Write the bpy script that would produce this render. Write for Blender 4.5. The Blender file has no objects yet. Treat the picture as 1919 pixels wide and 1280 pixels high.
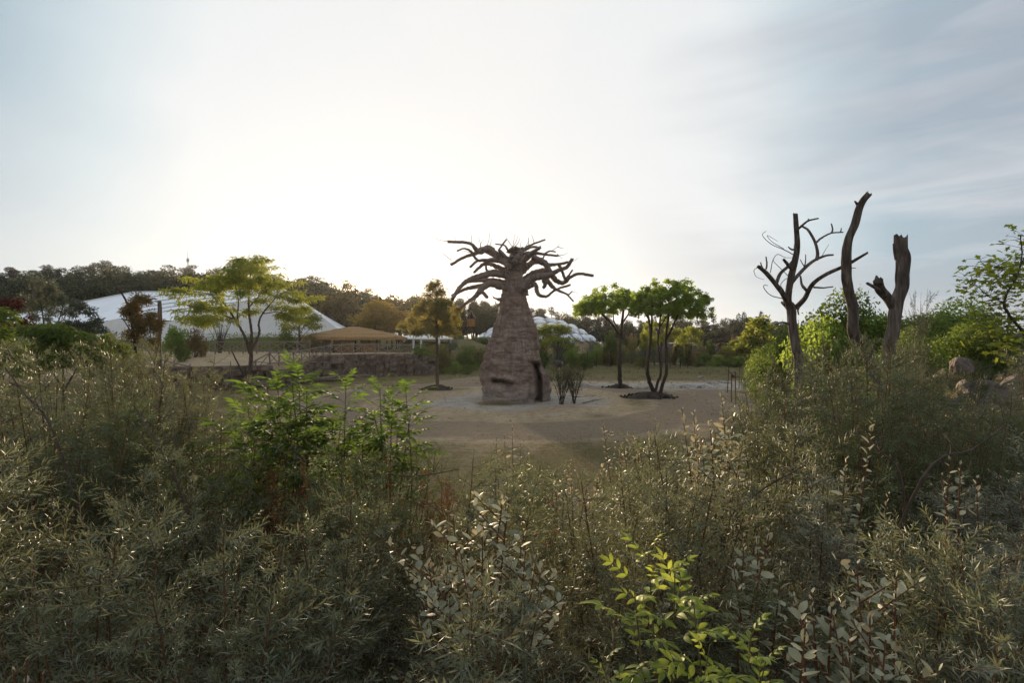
import bpy, bmesh, math, random
import numpy as np
from mathutils import Vector, Matrix
R = math.radians
SC = bpy.context.scene
COL = SC.collection

# ------------------------------------------------------------------ camera
CAM_Z = 4.2
cam = bpy.data.cameras.new('camera'); cam_o = bpy.data.objects.new('camera', cam); COL.objects.link(cam_o)
cam.lens = 18.0; cam.sensor_width = 36.0; cam.clip_start = 0.05; cam.clip_end = 3000
cam_o.location = (0, 0, CAM_Z); cam_o.rotation_euler = (R(90), 0, 0)
SC.camera = cam_o

def P(px, py, Y):
    """metres of a sight line at depth Y (18 mm lens, level camera 4.2 m above the paddock)"""
    return np.array([(px - 959.5) / 959.5 * Y, Y, CAM_Z - (py - 640) / 959.5 * Y])

# ------------------------------------------------------------------ sun, sky, exposure
SUN_AZ, SUN_EL = R(-15.2), R(6.7)
SUN = Vector((math.sin(SUN_AZ) * math.cos(SUN_EL), math.cos(SUN_AZ) * math.cos(SUN_EL), math.sin(SUN_EL)))
sl = bpy.data.lights.new('sun', 'SUN'); so = bpy.data.objects.new('sun', sl); COL.objects.link(so)
sl.energy = 5.0; sl.angle = R(2.5); sl.color = (1.0, 0.75, 0.47)
so.rotation_euler = SUN.to_track_quat('Z', 'Y').to_euler(); so.location = (-60, 220, 90)

world = bpy.data.worlds.new('World'); SC.world = world; world.use_nodes = True
def build_world():
    nt = world.node_tree; N = nt.nodes; L = nt.links; N.clear()
    def nd(t, **k):
        n = N.new(t)
        for a, b in k.items(): setattr(n, a, b)
        return n
    def val(x, sock):
        if hasattr(x, 'is_output'): L.new(x, sock)
        else: sock.default_value = x
    def math_(op, a, b=0.0, c=None, clamp=False):
        n = nd('ShaderNodeMath', operation=op, use_clamp=clamp); val(a, n.inputs[0]); val(b, n.inputs[1])
        if c is not None: val(c, n.inputs[2])
        return n.outputs[0]
    def dot(v, d):
        n = nd('ShaderNodeVectorMath', operation='DOT_PRODUCT'); L.new(v, n.inputs[0]); n.inputs[1].default_value = d
        return n.outputs['Value']
    def ramp(f, stops):
        n = nd('ShaderNodeValToRGB'); L.new(f, n.inputs[0]); e = n.color_ramp.elements
        while len(e) < len(stops): e.new(0.5)
        for i, (p, c) in enumerate(stops): e[i].position = p; e[i].color = (*c, 1) if len(c) == 3 else c
        return n.outputs[0]
    def mix(f, a, b, blend='MIX'):
        n = nd('ShaderNodeMix', data_type='RGBA', blend_type=blend); val(f, n.inputs[0])
        for x, s in ((a, n.inputs[6]), (b, n.inputs[7])):
            if hasattr(x, 'is_output'): L.new(x, s)
            else: s.default_value = (*x, 1)
        return n.outputs[2]
    tc = nd('ShaderNodeTexCoord'); d = tc.outputs['Generated']
    sky = nd('ShaderNodeTexSky', sky_type='NISHITA', sun_disc=False, sun_elevation=SUN_EL, sun_rotation=SUN_AZ)
    sky.air_density = 1.0; sky.dust_density = 2.0; sky.ozone_density = 1.5
    # thin high overcast: brightest round a point above the sun, blue grey at the sides, brightened again behind the camera as added fill
    g = Vector((-0.07, 0.95, 0.29)).normalized()
    ca = dot(d, g)
    # warp the edge of the bright veil with noise so it is not a clean circle
    mp = nd('ShaderNodeMapping'); L.new(d, mp.inputs[0]); mp.inputs['Scale'].default_value = (1.0, 1.0, 2.2)
    n1 = nd('ShaderNodeTexNoise'); L.new(mp.outputs[0], n1.inputs['Vector']); n1.inputs['Scale'].default_value = 2.1; n1.inputs['Detail'].default_value = 5; n1.inputs['Roughness'].default_value = 0.5
    ca2 = math_('ADD', ca, math_('MULTIPLY', math_('SUBTRACT', n1.outputs[0], 0.5), 0.10))
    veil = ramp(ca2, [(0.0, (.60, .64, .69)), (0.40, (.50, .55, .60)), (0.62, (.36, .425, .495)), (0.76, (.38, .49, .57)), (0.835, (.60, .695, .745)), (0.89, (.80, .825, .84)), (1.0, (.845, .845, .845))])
    # paler air low over the left horizon
    sx = nd('ShaderNodeSeparateXYZ'); L.new(d, sx.inputs[0])
    lowz = ramp(math_('ABSOLUTE', sx.outputs[2]), [(0.06, (1, 1, 1)), (0.36, (0, 0, 0))])
    lefty = ramp(math_('MULTIPLY_ADD', sx.outputs[0], 0.5, 0.5), [(0.05, (1, 1, 1)), (0.55, (0, 0, 0))])
    veil = mix(math_('MULTIPLY', math_('MULTIPLY', lowz, lefty), 0.75), veil, (.78, .80, .82))
    # streaky cirrus towards the right
    mp2 = nd('ShaderNodeMapping'); L.new(d, mp2.inputs[0]); mp2.inputs['Rotation'].default_value = (0, R(24), 0); mp2.inputs['Scale'].default_value = (1.2, 1.0, 7.0)
    n2 = nd('ShaderNodeTexNoise'); L.new(mp2.outputs[0], n2.inputs['Vector']); n2.inputs['Scale'].default_value = 2.6; n2.inputs['Detail'].default_value = 8; n2.inputs['Roughness'].default_value = 0.55; n2.inputs['Distortion'].default_value = 0.5
    cir = ramp(n2.outputs[0], [(0.45, (0, 0, 0)), (0.68, (1, 1, 1))])
    side = ramp(dot(d, Vector((0.75, 0.6, 0.2)).normalized()), [(0.78, (0, 0, 0)), (0.95, (1, 1, 1))])
    cf = math_('MULTIPLY', math_('MULTIPLY', cir, side), 0.62)
    c1 = mix(cf, veil, (.72, .74, .77))
    # soft darker cloud bank low on the right
    n3 = nd('ShaderNodeTexNoise'); L.new(mp2.outputs[0], n3.inputs['Vector']); n3.inputs['Scale'].default_value = 1.3; n3.inputs['Detail'].default_value = 4
    dk = math_('MULTIPLY', ramp(n3.outputs[0], [(0.42, (0, 0, 0)), (0.62, (1, 1, 1))]), math_('MULTIPLY', side, 0.6))
    c1 = mix(dk, c1, (.36, .395, .46))
    # one billowing white cloud high above the sun
    cd = Vector((-0.04, 0.82, 0.575)).normalized()
    n4 = nd('ShaderNodeTexNoise'); L.new(d, n4.inputs['Vector']); n4.inputs['Scale'].default_value = 7.0; n4.inputs['Detail'].default_value = 9; n4.inputs['Roughness'].default_value = 0.55
    ccm = ramp(math_('ADD', dot(d, cd), math_('MULTIPLY', math_('SUBTRACT', n4.outputs[0], .5), 0.06)), [(0.983, (0, 0, 0)), (0.987, (1, 1, 1))])
    c1 = mix(math_('MULTIPLY', ccm, 0.95), c1, (.85, .85, .845))
    # the solar glow itself, just above the tree line
    s = Vector((math.sin(SUN_AZ) * math.cos(R(5.3)), math.cos(SUN_AZ) * math.cos(R(5.3)), math.sin(R(5.3))))
    gl = ramp(dot(d, s), [(0.9985, (0, 0, 0)), (0.9996, (.010, .006, .001)), (0.99990, (.06, .04, .012)), (0.99999, (3, 2.2, 1.2))])
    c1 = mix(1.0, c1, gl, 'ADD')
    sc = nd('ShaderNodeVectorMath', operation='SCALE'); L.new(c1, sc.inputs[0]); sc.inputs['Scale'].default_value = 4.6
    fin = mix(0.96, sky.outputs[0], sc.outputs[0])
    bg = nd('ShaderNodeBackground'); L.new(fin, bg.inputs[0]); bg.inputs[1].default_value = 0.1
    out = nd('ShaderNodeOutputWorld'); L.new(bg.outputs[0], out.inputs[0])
    world.cycles.sampling_method = 'MANUAL'; world.cycles.sample_map_resolution = 1024
build_world()
vs = SC.view_settings
vs.view_transform = 'Standard'; vs.look = 'None'; vs.gamma = 1.0; vs.exposure = 1.2; vs.use_curve_mapping = False
SC.cycles.max_bounces = 5; SC.cycles.diffuse_bounces = 2; SC.cycles.glossy_bounces = 2; SC.cycles.transmission_bounces = 2; SC.cycles.transparent_max_bounces = 6
SC.cycles.use_denoising = True
SC.cycles.sample_clamp_indirect = 4.0
try: SC.cycles.denoiser = 'OPENIMAGEDENOISE'
except Exception: pass

# ------------------------------------------------------------------ helpers
def nrm(v): return v / np.maximum(np.linalg.norm(v, axis=-1, keepdims=True), 1e-9)
UP = np.array([0, 0, 1.0])
def sstep(x, a, b):
    t = np.clip((x - a) / (b - a), 0, 1); return t * t * (3 - 2 * t)

def vnoise(p, seed=0):
    p = np.asarray(p, float); i = np.floor(p).astype(np.int64); f = p - i; f = f * f * (3 - 2 * f)
    def h(a):
        n = a[..., 0] * 374761393 + a[..., 1] * 668265263 + a[..., 2] * 2147483647 + seed * 974711
        n = (n ^ (n >> 13)) * 1274126177; n = n ^ (n >> 16)
        return (n & 0xffff) / 65535.0
    out = 0
    for dx in (0, 1):
        for dy in (0, 1):
            for dz in (0, 1):
                w = (f[..., 0] if dx else 1 - f[..., 0]) * (f[..., 1] if dy else 1 - f[..., 1]) * (f[..., 2] if dz else 1 - f[..., 2])
                out = out + w * h(i + np.array([dx, dy, dz]))
    return out
def fbm(p, o=4, seed=0):
    s, a, t = 0, 1.0, 0
    for k in range(o):
        s = s + a * vnoise(np.asarray(p) * 2 ** k, seed + k); t += a; a *= .5
    return s / t

class MB:
    def __init__(self): self.v, self.t, self.q, self.n, self.tint, self.mt, self.mq = [], [], [], 0, [], [], []
    def add(self, V, T=None, Q=None, tint=0.0, m=0):
        V = np.asarray(V, float).reshape(-1, 3)
        if T is not None and len(T): T = np.asarray(T); self.t.append(T + self.n); self.mt.append(np.full(len(T), m))
        if Q is not None and len(Q): Q = np.asarray(Q); self.q.append(Q + self.n); self.mq.append(np.full(len(Q), m))
        self.v.append(V); self.tint.append(np.broadcast_to(np.asarray(tint, float), (len(V),))); self.n += len(V)
        return self
    def mesh(self, name, mats, smooth=False, attr=None):
        V = np.concatenate(self.v); me = bpy.data.meshes.new(name)
        T = np.concatenate(self.t) if self.t else np.zeros((0, 3), int)
        Q = np.concatenate(self.q) if self.q else np.zeros((0, 4), int)
        me.vertices.add(len(V)); me.vertices.foreach_set('co', V.astype(np.float32).ravel())
        loops = np.concatenate([T.ravel(), Q.ravel()]).astype(np.int32)
        me.loops.add(len(loops)); me.loops.foreach_set('vertex_index', loops)
        tot = np.concatenate([np.full(len(T), 3), np.full(len(Q), 4)]).astype(np.int32)
        me.polygons.add(len(tot)); me.polygons.foreach_set('loop_start', np.concatenate([[0], np.cumsum(tot)[:-1]]).astype(np.int32))
        try: me.polygons.foreach_set('loop_total', tot)
        except Exception: pass
        mats = mats if isinstance(mats, (list, tuple)) else [mats]
        for m in mats: me.materials.append(m)
        if len(mats) > 1:
            me.polygons.foreach_set('material_index', np.concatenate(self.mt + self.mq).astype(np.int32))
        tint = np.concatenate(self.tint)
        if tint.any():
            a = me.attributes.new('tint', 'FLOAT', 'POINT'); a.data.foreach_set('value', tint.astype(np.float32))
        if attr:
            for k, x in attr.items():
                a = me.attributes.new(k, 'FLOAT', 'POINT'); a.data.foreach_set('value', np.asarray(x, np.float32))
        me.polygons.foreach_set('use_smooth', np.full(len(tot), smooth))
        me.update(calc_edges=True)
        return me
    def build(self, name, mats, parent=None, smooth=False, loc=(0, 0, 0), attr=None):
        return link(name, self.mesh(name, mats, smooth, attr), parent, loc)

def link(name, me, parent=None, loc=(0, 0, 0), rot=(0, 0, 0), scale=(1, 1, 1)):
    o = bpy.data.objects.new(name, me); COL.objects.link(o); o.parent = parent
    o.location = tuple(loc); o.rotation_euler = tuple(rot); o.scale = tuple(scale)
    return o
def tag(o, label=None, cat=None, group=None, kind=None):
    if label: o['label'] = label
    if cat: o['category'] = cat
    if group: o['group'] = group
    if kind: o['kind'] = kind
    return o
def thing(name, label, cat, loc=(0, 0, 0), rz=0.0, scale=1.0, group=None):
    o = bpy.data.objects.new(name, None); COL.objects.link(o); o.empty_display_size = .2
    o.location = tuple(loc); o.rotation_euler = (0, 0, rz); o.scale = (scale,) * 3 if np.isscalar(scale) else tuple(scale)
    return tag(o, label, cat, group)
def spawn(proto, name, label, cat, loc, rz=0.0, scale=1.0, group=None, mats=None):
    """a thing whose parts share the prototype's meshes; proto = [(part name, mesh, kind)]"""
    r = thing(name, label, cat, loc, rz, scale, group)
    for i, pr in enumerate(proto):
        c = link(pr[0], pr[1], r)
        if len(pr) > 2 and pr[2]: c['kind'] = pr[2]
        if mats and mats.get(pr[0]):
            c.material_slots[0].link = 'OBJECT'; c.material_slots[0].material = mats[pr[0]]
    return r

def tubes(Pt, Rd, s=6, cap=True):
    """Pt (m,k,3), Rd (m,k) -> V, T, Q of m tapered tubes"""
    Pt = np.asarray(Pt, float); Rd = np.asarray(Rd, float); m, k, _ = Pt.shape
    Tn = nrm(np.gradient(Pt, axis=1)) if k > 1 else None
    mean = nrm(Pt[:, -1] - Pt[:, 0])
    ref = np.eye(3)[np.argmin(np.abs(mean), axis=1)]
    a = nrm(np.cross(Tn, ref[:, None, :])); b = np.cross(Tn, a)
    ang = np.arange(s) / s * 2 * np.pi
    V = Pt[:, :, None] + (a[:, :, None] * np.cos(ang)[:, None] + b[:, :, None] * np.sin(ang)[:, None]) * Rd[:, :, None, None]
    idx = np.arange(m * k * s).reshape(m, k, s)
    A, B = idx[:, :-1, :], idx[:, 1:, :]
    Q = np.stack([A, np.roll(A, -1, 2), np.roll(B, -1, 2), B], -1).reshape(-1, 4)
    V = V.reshape(-1, 3); T = None
    if cap:
        n0 = len(V); V = np.concatenate([V, Pt[:, -1]]); c = n0 + np.arange(m)
        e = idx[:, -1, :]; T = np.stack([e, np.roll(e, -1, 1), np.broadcast_to(c[:, None], e.shape)], -1).reshape(-1, 3)
    return V, T, Q
def smooth_path(pts, n):
    pts = np.asarray(pts, float); k = len(pts)
    q = np.vstack([2 * pts[0] - pts[1], pts, 2 * pts[-1] - pts[-2]])
    out = []
    for u in np.linspace(0, k - 1 - 1e-6, n):
        i = int(u); t = u - i; p0, p1, p2, p3 = q[i:i + 4]
        out.append(.5 * ((2 * p1) + (p2 - p0) * t + (2 * p0 - 5 * p1 + 4 * p2 - p3) * t * t + (3 * p1 - p0 - 3 * p2 + p3) * t ** 3))
    return np.array(out)
def limb(mb, pts, r0, r1, n=None, s=8, rs=None, rough=.06, ridge=0.0, m=0):
    n = n or max(6, 4 * len(pts)); p = smooth_path(pts, n) if len(pts) > 2 else np.linspace(pts[0], pts[1], n)
    r = np.interp(np.linspace(0, 1, n), np.linspace(0, 1, len(r0)), r0) if not np.isscalar(r0) else np.linspace(r0, r1, n)
    if rs is not None: r = r * (1 + rs.uniform(-rough, rough, n)); p = p + rs.normal(0, 1, p.shape) * r[:, None] * .10
    V, T, Q = tubes(p[None], r[None], s)
    if ridge:    # lengthwise cracks and knots of dry wood
        c = np.repeat(p, s, 0); d = V[:n * s] - c; a = np.tile(np.arange(s) / s * 2 * np.pi, n); l = np.repeat(np.cumsum(np.concatenate([[0], np.linalg.norm(np.diff(p, axis=0), axis=1)])), s); rr = np.repeat(r, s)
        q = np.stack([np.cos(a) * 1.9, np.sin(a) * 1.9, l * 1.1 + 3.1], -1); q2 = np.stack([np.cos(a) * 4.5, np.sin(a) * 4.5, l * 2.2], -1)
        f = (fbm(q, 3, 3) - .5) * .9 + (fbm(q2, 2, 6) - .5) * .55
        V[:n * s] = c + d * (1 + ridge * f)[:, None]
        if ridge > .3:
            tg = nrm(p[-1] - p[-2]); V[(n - 1) * s:n * s] += tg * (vnoise(np.stack([np.arange(s) * .9, np.full(s, n * 1.3), np.full(s, r[-1] * 40)], -1), 4) * 1.6 * r[-1])[:, None]; V[n * s] -= tg * r[-1] * .3
    mb.add(V, T, Q, m=m)

def leaf4(mb, Pb, D, N, L, W, tint=0.0, fold=.2, droop=0.0, wide=.45, m=0):
    """simple folded leaves: 4 verts, 2 triangles each"""
    n = len(Pb); L = np.broadcast_to(L, (n,))[:, None]; W = np.broadcast_to(W, (n,))[:, None]
    S = nrm(np.cross(D, N)); N = nrm(np.cross(S, D))
    a = Pb; tip = Pb + D * L - UP * (droop * L)
    mid = Pb + D * L * wide - UP * (droop * L * .2)
    l = mid + S * W * .5 + N * W * fold; r = mid - S * W * .5 + N * W * fold
    V = np.stack([a, l, tip, r], 1).reshape(-1, 3); i = np.arange(n)[:, None] * 4
    T = np.concatenate([i + [0, 2, 1], i + [0, 3, 2]])
    mb.add(V, T, tint=np.repeat(np.broadcast_to(tint, (n,)), 4), m=m)

def rand_dir(rs, n): return nrm(rs.normal(0, 1, (n, 3)))

# ------------------------------------------------------------------ materials
def newmat(name):
    m = bpy.data.materials.new(name); m.use_nodes = True; nt = m.node_tree
    b = nt.nodes['Principled BSDF']; return m, nt, b
def rampnode(nt, fac, stops):
    n = nt.nodes.new('ShaderNodeValToRGB'); nt.links.new(fac, n.inputs[0]); e = n.color_ramp.elements
    while len(e) < len(stops): e.new(.5)
    for i, (p, c) in enumerate(stops): e[i].position = p; e[i].color = (*c, 1)
    return n.outputs[0]
def mixc(nt, f, a, b, blend='MIX'):
    n = nt.nodes.new('ShaderNodeMix'); n.data_type = 'RGBA'; n.blend_type = blend
    for x, s in ((f, n.inputs[0]), (a, n.inputs[6]), (b, n.inputs[7])):
        if hasattr(x, 'is_output'): nt.links.new(x, s)
        else: s.default_value = x if np.isscalar(x) else (*x, 1)
    return n.outputs[2]
def noise(nt, scale, detail=5, rough=.55, stretch=None, coord='Object', dist=0.0):
    tc = nt.nodes.new('ShaderNodeTexCoord'); n = nt.nodes.new('ShaderNodeTexNoise'); o = tc.outputs[coord]
    if stretch:
        mp = nt.nodes.new('ShaderNodeMapping'); nt.links.new(o, mp.inputs[0]); mp.inputs['Scale'].default_value = stretch; o = mp.outputs[0]
    nt.links.new(o, n.inputs['Vector']); n.inputs['Scale'].default_value = scale; n.inputs['Detail'].default_value = detail; n.inputs['Roughness'].default_value = rough; n.inputs['Distortion'].default_value = dist
    return n.outputs[0]
def bump(nt, b, h, dist, strength=.6):
    n = nt.nodes.new('ShaderNodeBump'); nt.links.new(h, n.inputs['Height']); n.inputs['Distance'].default_value = dist; n.inputs['Strength'].default_value = strength
    nt.links.new(n.outputs[0], b.inputs['Normal'])

def leaf_mat(name, c1, c2, tr, back=None, young=None, rough=.5, tf=.4, spec=.35):
    m, nt, b = newmat(name); L = nt.links
    g = nt.nodes.new('ShaderNodeNewGeometry'); oi = nt.nodes.new('ShaderNodeObjectInfo')
    col = rampnode(nt, g.outputs['Random Per Island'], [(0, c1), (1, c2)])
    hs = nt.nodes.new('ShaderNodeHueSaturation'); L.new(col, hs.inputs['Color'])
    mr = nt.nodes.new('ShaderNodeMapRange'); L.new(oi.outputs['Random'], mr.inputs[0]); mr.inputs[3].default_value = .62; mr.inputs[4].default_value = 1.34; L.new(mr.outputs[0], hs.inputs['Value'])
    mh = nt.nodes.new('ShaderNodeMapRange'); L.new(oi.outputs['Random'], mh.inputs[0]); mh.inputs[3].default_value = .52; mh.inputs[4].default_value = .48; L.new(mh.outputs[0], hs.inputs['Hue'])
    col = hs.outputs[0]
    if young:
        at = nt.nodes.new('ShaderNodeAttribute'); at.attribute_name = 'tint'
        col = mixc(nt, at.outputs['Fac'], col, young)  # tip tint: young growth colour, paled to paint sunlight onto the shoot ends
    if back: col = mixc(nt, g.outputs['Backfacing'], col, back)
    L.new(col, b.inputs['Base Color']); b.inputs['Roughness'].default_value = rough; b.inputs['Specular IOR Level'].default_value = spec
    t = nt.nodes.new('ShaderNodeBsdfTranslucent'); tc = mixc(nt, .5, col, tr); L.new(tc, t.inputs[0])
    mx = nt.nodes.new('ShaderNodeMixShader'); mx.inputs[0].default_value = tf; L.new(b.outputs[0], mx.inputs[1]); L.new(t.outputs[0], mx.inputs[2])
    L.new(mx.outputs[0], nt.nodes['Material Output'].inputs['Surface'])
    return m
def rough_mat(name, c1, c2, scale=3, rough=.85, bumpd=.02, stretch=None, c3=None, dist=.4, spec=.2, metal=0.0):
    m, nt, b = newmat(name)
    n = noise(nt, scale, 7, .6, stretch, dist=dist)
    st = [(.35, c1), (.65, c2)] if c3 is None else [(.3, c1), (.5, c2), (.72, c3)]
    nt.links.new(rampnode(nt, n, st), b.inputs['Base Color'])
    b.inputs['Roughness'].default_value = rough; b.inputs['Specular IOR Level'].default_value = spec; b.inputs['Metallic'].default_value = metal
    if bumpd: bump(nt, b, noise(nt, scale * 3, 6, .65, stretch), bumpd)
    return m

M = {}
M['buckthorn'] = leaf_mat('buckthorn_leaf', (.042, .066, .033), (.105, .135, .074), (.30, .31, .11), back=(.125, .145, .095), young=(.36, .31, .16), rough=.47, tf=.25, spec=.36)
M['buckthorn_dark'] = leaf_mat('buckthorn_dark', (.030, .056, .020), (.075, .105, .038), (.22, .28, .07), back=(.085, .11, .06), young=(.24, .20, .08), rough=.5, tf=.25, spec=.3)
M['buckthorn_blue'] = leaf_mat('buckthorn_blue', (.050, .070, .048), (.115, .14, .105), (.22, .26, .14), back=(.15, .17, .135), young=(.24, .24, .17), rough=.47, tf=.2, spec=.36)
M['buckthorn_stem'] = rough_mat('buckthorn_stem', (.07, .036, .018), (.135, .072, .034), 30, bumpd=0)
M['silver_leaf'] = leaf_mat('oleaster_leaf', (.165, .19, .12), (.34, .34, .235), (.40, .36, .16), back=(.55, .47, .32), rough=.55, tf=.22, spec=.3)
M['silver_stem'] = rough_mat('oleaster_stem', (.08, .032, .016), (.15, .07, .035), 30, bumpd=0)
M['lime_leaf'] = leaf_mat('ash_leaf', (.13, .19, .035), (.24, .29, .05), (.50, .55, .06), rough=.55, tf=.45, spec=.25)
M['green_leaf'] = leaf_mat('elder_leaf', (.038, .072, .018), (.08, .128, .03), (.24, .38, .04), rough=.7, tf=.45, spec=.1)
M['green_stem'] = rough_mat('green_stem', (.08, .06, .03), (.14, .11, .05), 20, bumpd=0)
M['maple_leaf'] = leaf_mat('maple_leaf', (.09, .13, .02), (.19, .22, .035), (.50, .55, .05), rough=.55, tf=.55, spec=.25)
M['bush_leaf'] = leaf_mat('bush_leaf', (.05, .085, .02), (.105, .145, .035), (.28, .38, .05), tf=.45, spec=.2)
M['umbrella_leaf'] = leaf_mat('umbrella_leaf', (.06, .11, .026), (.13, .19, .05), (.48, .62, .08), tf=.6, spec=.2)
M['locust_leaf'] = leaf_mat('locust_leaf', (.06, .095, .02), (.12, .155, .03), (.55, .58, .07), tf=.58, spec=.2)
M['gold_leaf'] = leaf_mat('gold_leaf', (.16, .12, .02), (.30, .20, .03), (.75, .48, .06), tf=.5)
M['olive_leaf'] = leaf_mat('olive_leaf', (.075, .085, .03), (.13, .13, .05), (.50, .40, .085), tf=.5, spec=.2)
M['far_leaf'] = leaf_mat('far_leaf', (.022, .036, .018), (.05, .07, .03), (.10, .12, .03), tf=.25, spec=.15)
M['far_warm'] = leaf_mat('far_warm', (.05, .045, .018), (.09, .075, .028), (.30, .20, .04), tf=.4, spec=.15)
M['pine_leaf'] = leaf_mat('pine_leaf', (.018, .032, .022), (.038, .055, .032), (.05, .07, .03), tf=.15, spec=.15)
M['willow_leaf'] = leaf_mat('willow_leaf', (.12, .14, .09), (.22, .235, .16), (.25, .26, .14), tf=.3)
M['red_leaf'] = leaf_mat('red_leaf', (.065, .014, .012), (.14, .03, .022), (.25, .04, .02), tf=.35)
M['rust_leaf'] = leaf_mat('rust_leaf', (.085, .075, .02), (.20, .12, .035), (.4, .22, .04), tf=.35)
M['bluegreen_leaf'] = leaf_mat('bluegreen_leaf', (.07, .09, .06), (.12, .14, .09), (.15, .18, .08), tf=.3)
M['dry_grass'] = leaf_mat('dry_grass', (.20, .16, .07), (.36, .27, .12), (.45, .32, .12), tf=.4, spec=.1)
M['bark'] = rough_mat('bark', (.045, .032, .024), (.10, .075, .055), 9, bumpd=.03, stretch=(1, 1, .25))
M['dark_bark'] = rough_mat('dark_bark', (.022, .016, .012), (.055, .040, .03), 9, bumpd=.03, stretch=(1, 1, .25))
M['dead_wood'] = rough_mat('dead_wood', (.030, .022, .017), (.10, .078, .062), 7, bumpd=.06, stretch=(1.6, 1.6, .18), c3=(.21, .175, .145))
M['grey_wood'] = rough_mat('grey_wood', (.14, .112, .09), (.28, .235, .19), 8, bumpd=.01, stretch=(1, 1, .3))
M['soil'] = rough_mat('dark_soil', (.022, .016, .012), (.06, .044, .033), 4, bumpd=.08)
M['rock'] = rough_mat('pale_rock', (.16, .15, .14), (.36, .34, .31), 2.5, bumpd=.06)
M['pink_rock'] = rough_mat('pink_rock', (.07, .06, .055), (.16, .13, .118), 2.2, bumpd=.12, c3=(.25, .21, .185))
M['thatch'] = rough_mat('thatch', (.17, .095, .04), (.38, .23, .095), 5, bumpd=.06, stretch=(3, 3, .6))
M['plaster'] = rough_mat('plaster', (.30, .22, .13), (.42, .33, .21), 2, bumpd=.01)
M['white'] = rough_mat('white_sheet', (.62, .62, .62), (.72, .72, .72), .5, rough=.6, bumpd=0)
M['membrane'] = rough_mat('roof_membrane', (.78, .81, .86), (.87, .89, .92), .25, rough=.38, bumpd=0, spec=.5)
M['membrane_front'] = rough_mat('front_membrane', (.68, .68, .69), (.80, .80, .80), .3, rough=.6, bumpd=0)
M['seam'] = rough_mat('seam', (.08, .085, .09), (.13, .13, .14), 2, bumpd=0)
M['dark_wood'] = rough_mat('dark_wood', (.03, .02, .013), (.07, .047, .03), 6, bumpd=.01)
M['orange_wood'] = rough_mat('orange_wood', (.16, .085, .035), (.30, .17, .075), 5, bumpd=.01, stretch=(2, 2, .5))
M['steel'] = rough_mat('steel', (.20, .21, .22), (.30, .31, .32), 3, rough=.45, bumpd=0, metal=.6)
M['panel'] = rough_mat('cushion', (.42, .45, .49), (.78, .80, .83), .35, rough=.12, bumpd=0, spec=.6)
M['rust'] = rough_mat('rust', (.05, .025, .016), (.11, .055, .03), 12, bumpd=0)
M['red_stem'] = rough_mat('red_stem', (.10, .03, .018), (.17, .06, .035), 12, bumpd=0)
M['plume'] = rough_mat('plume', (.07, .058, .05), (.14, .115, .10), 9, bumpd=.02)
M['dry_leaf'] = leaf_mat('dry_leaf', (.05, .032, .016), (.12, .06, .025), (.25, .12, .03), tf=.35)
M['berry'] = rough_mat('berry', (.42, .07, .008), (.60, .14, .012), 20, rough=.4, bumpd=0)
M['cut_wood'] = rough_mat('cut_wood', (.13, .10, .075), (.24, .19, .14), 10, bumpd=.01)

# ------------------------------------------------------------------ ground
SKY_PX = np.array([-300, 0, 100, 180, 300, 400, 480, 540, 600, 660, 700, 740, 780, 860, 960, 1100, 1300, 2300])
SKY_Y  = np.array([ 520, 514, 508, 499, 500, 503, 508, 522, 534, 540, 560, 566, 566, 575, 590, 600, 610, 615])
def hill_top(px):   # ground height of the ridge, trees stand on it
    z = CAM_Z + (640 - np.interp(px, SKY_PX, SKY_Y)) / 959.5 * 225
    return np.maximum(z - 15.0, 0.0)
WALL_X = np.array([-90, -31.6, -22.2, -21.6, -16.8, -13.0, -9, -4, 5, 100])
WALL_Y = np.array([44, 44.0, 45.6, 56.5, 61.5, 63.5, 71, 84, 100, 110])
def T(x, y):
    x = np.asarray(x, float); y = np.asarray(y, float)
    lim = 9.0 + 2.2 * sstep(np.abs(x), 2, 8)
    z = 2.15 * (1 - sstep(y, 2.5, lim))
    wy = np.interp(x, WALL_X, WALL_Y); soft = np.where(x < -12.5, .9, 8.0)
    plat = sstep(y - wy, .0, 1.0 * soft) * (2.05 + .65 * sstep(y, 46, 60) + 2.3 * sstep(y, 78, 92)) * (1 - sstep(x, -14, 8) * .75)
    z = z + plat
    px = 959.5 + x / np.maximum(y, 20) * 959.5
    z = z + (hill_top(px) - plat).clip(0) * sstep(y, 112, 222) * (y > 100)
    # rocky mound on the right
    z = z + 2.9 * sstep(x - .55 * y, .2, 5.5) * sstep(y, 6, 11) * (1 - sstep(y, 24, 40))
    z = z + .10 * (fbm(np.stack([x * .25, y * .25, 0 * x], -1), 3, 5) - .5) * sstep(y, 8, 14)
    # shallow gully of the gravel wash
    z = z - .35 * np.exp(-((y - 51) / 4.0) ** 2) * sstep(x, 6, 10) * (1 - sstep(x, 30, 36))
    return z
def Tz(x, y): return float(T(np.array([x]), np.array([y]))[0])

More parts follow.
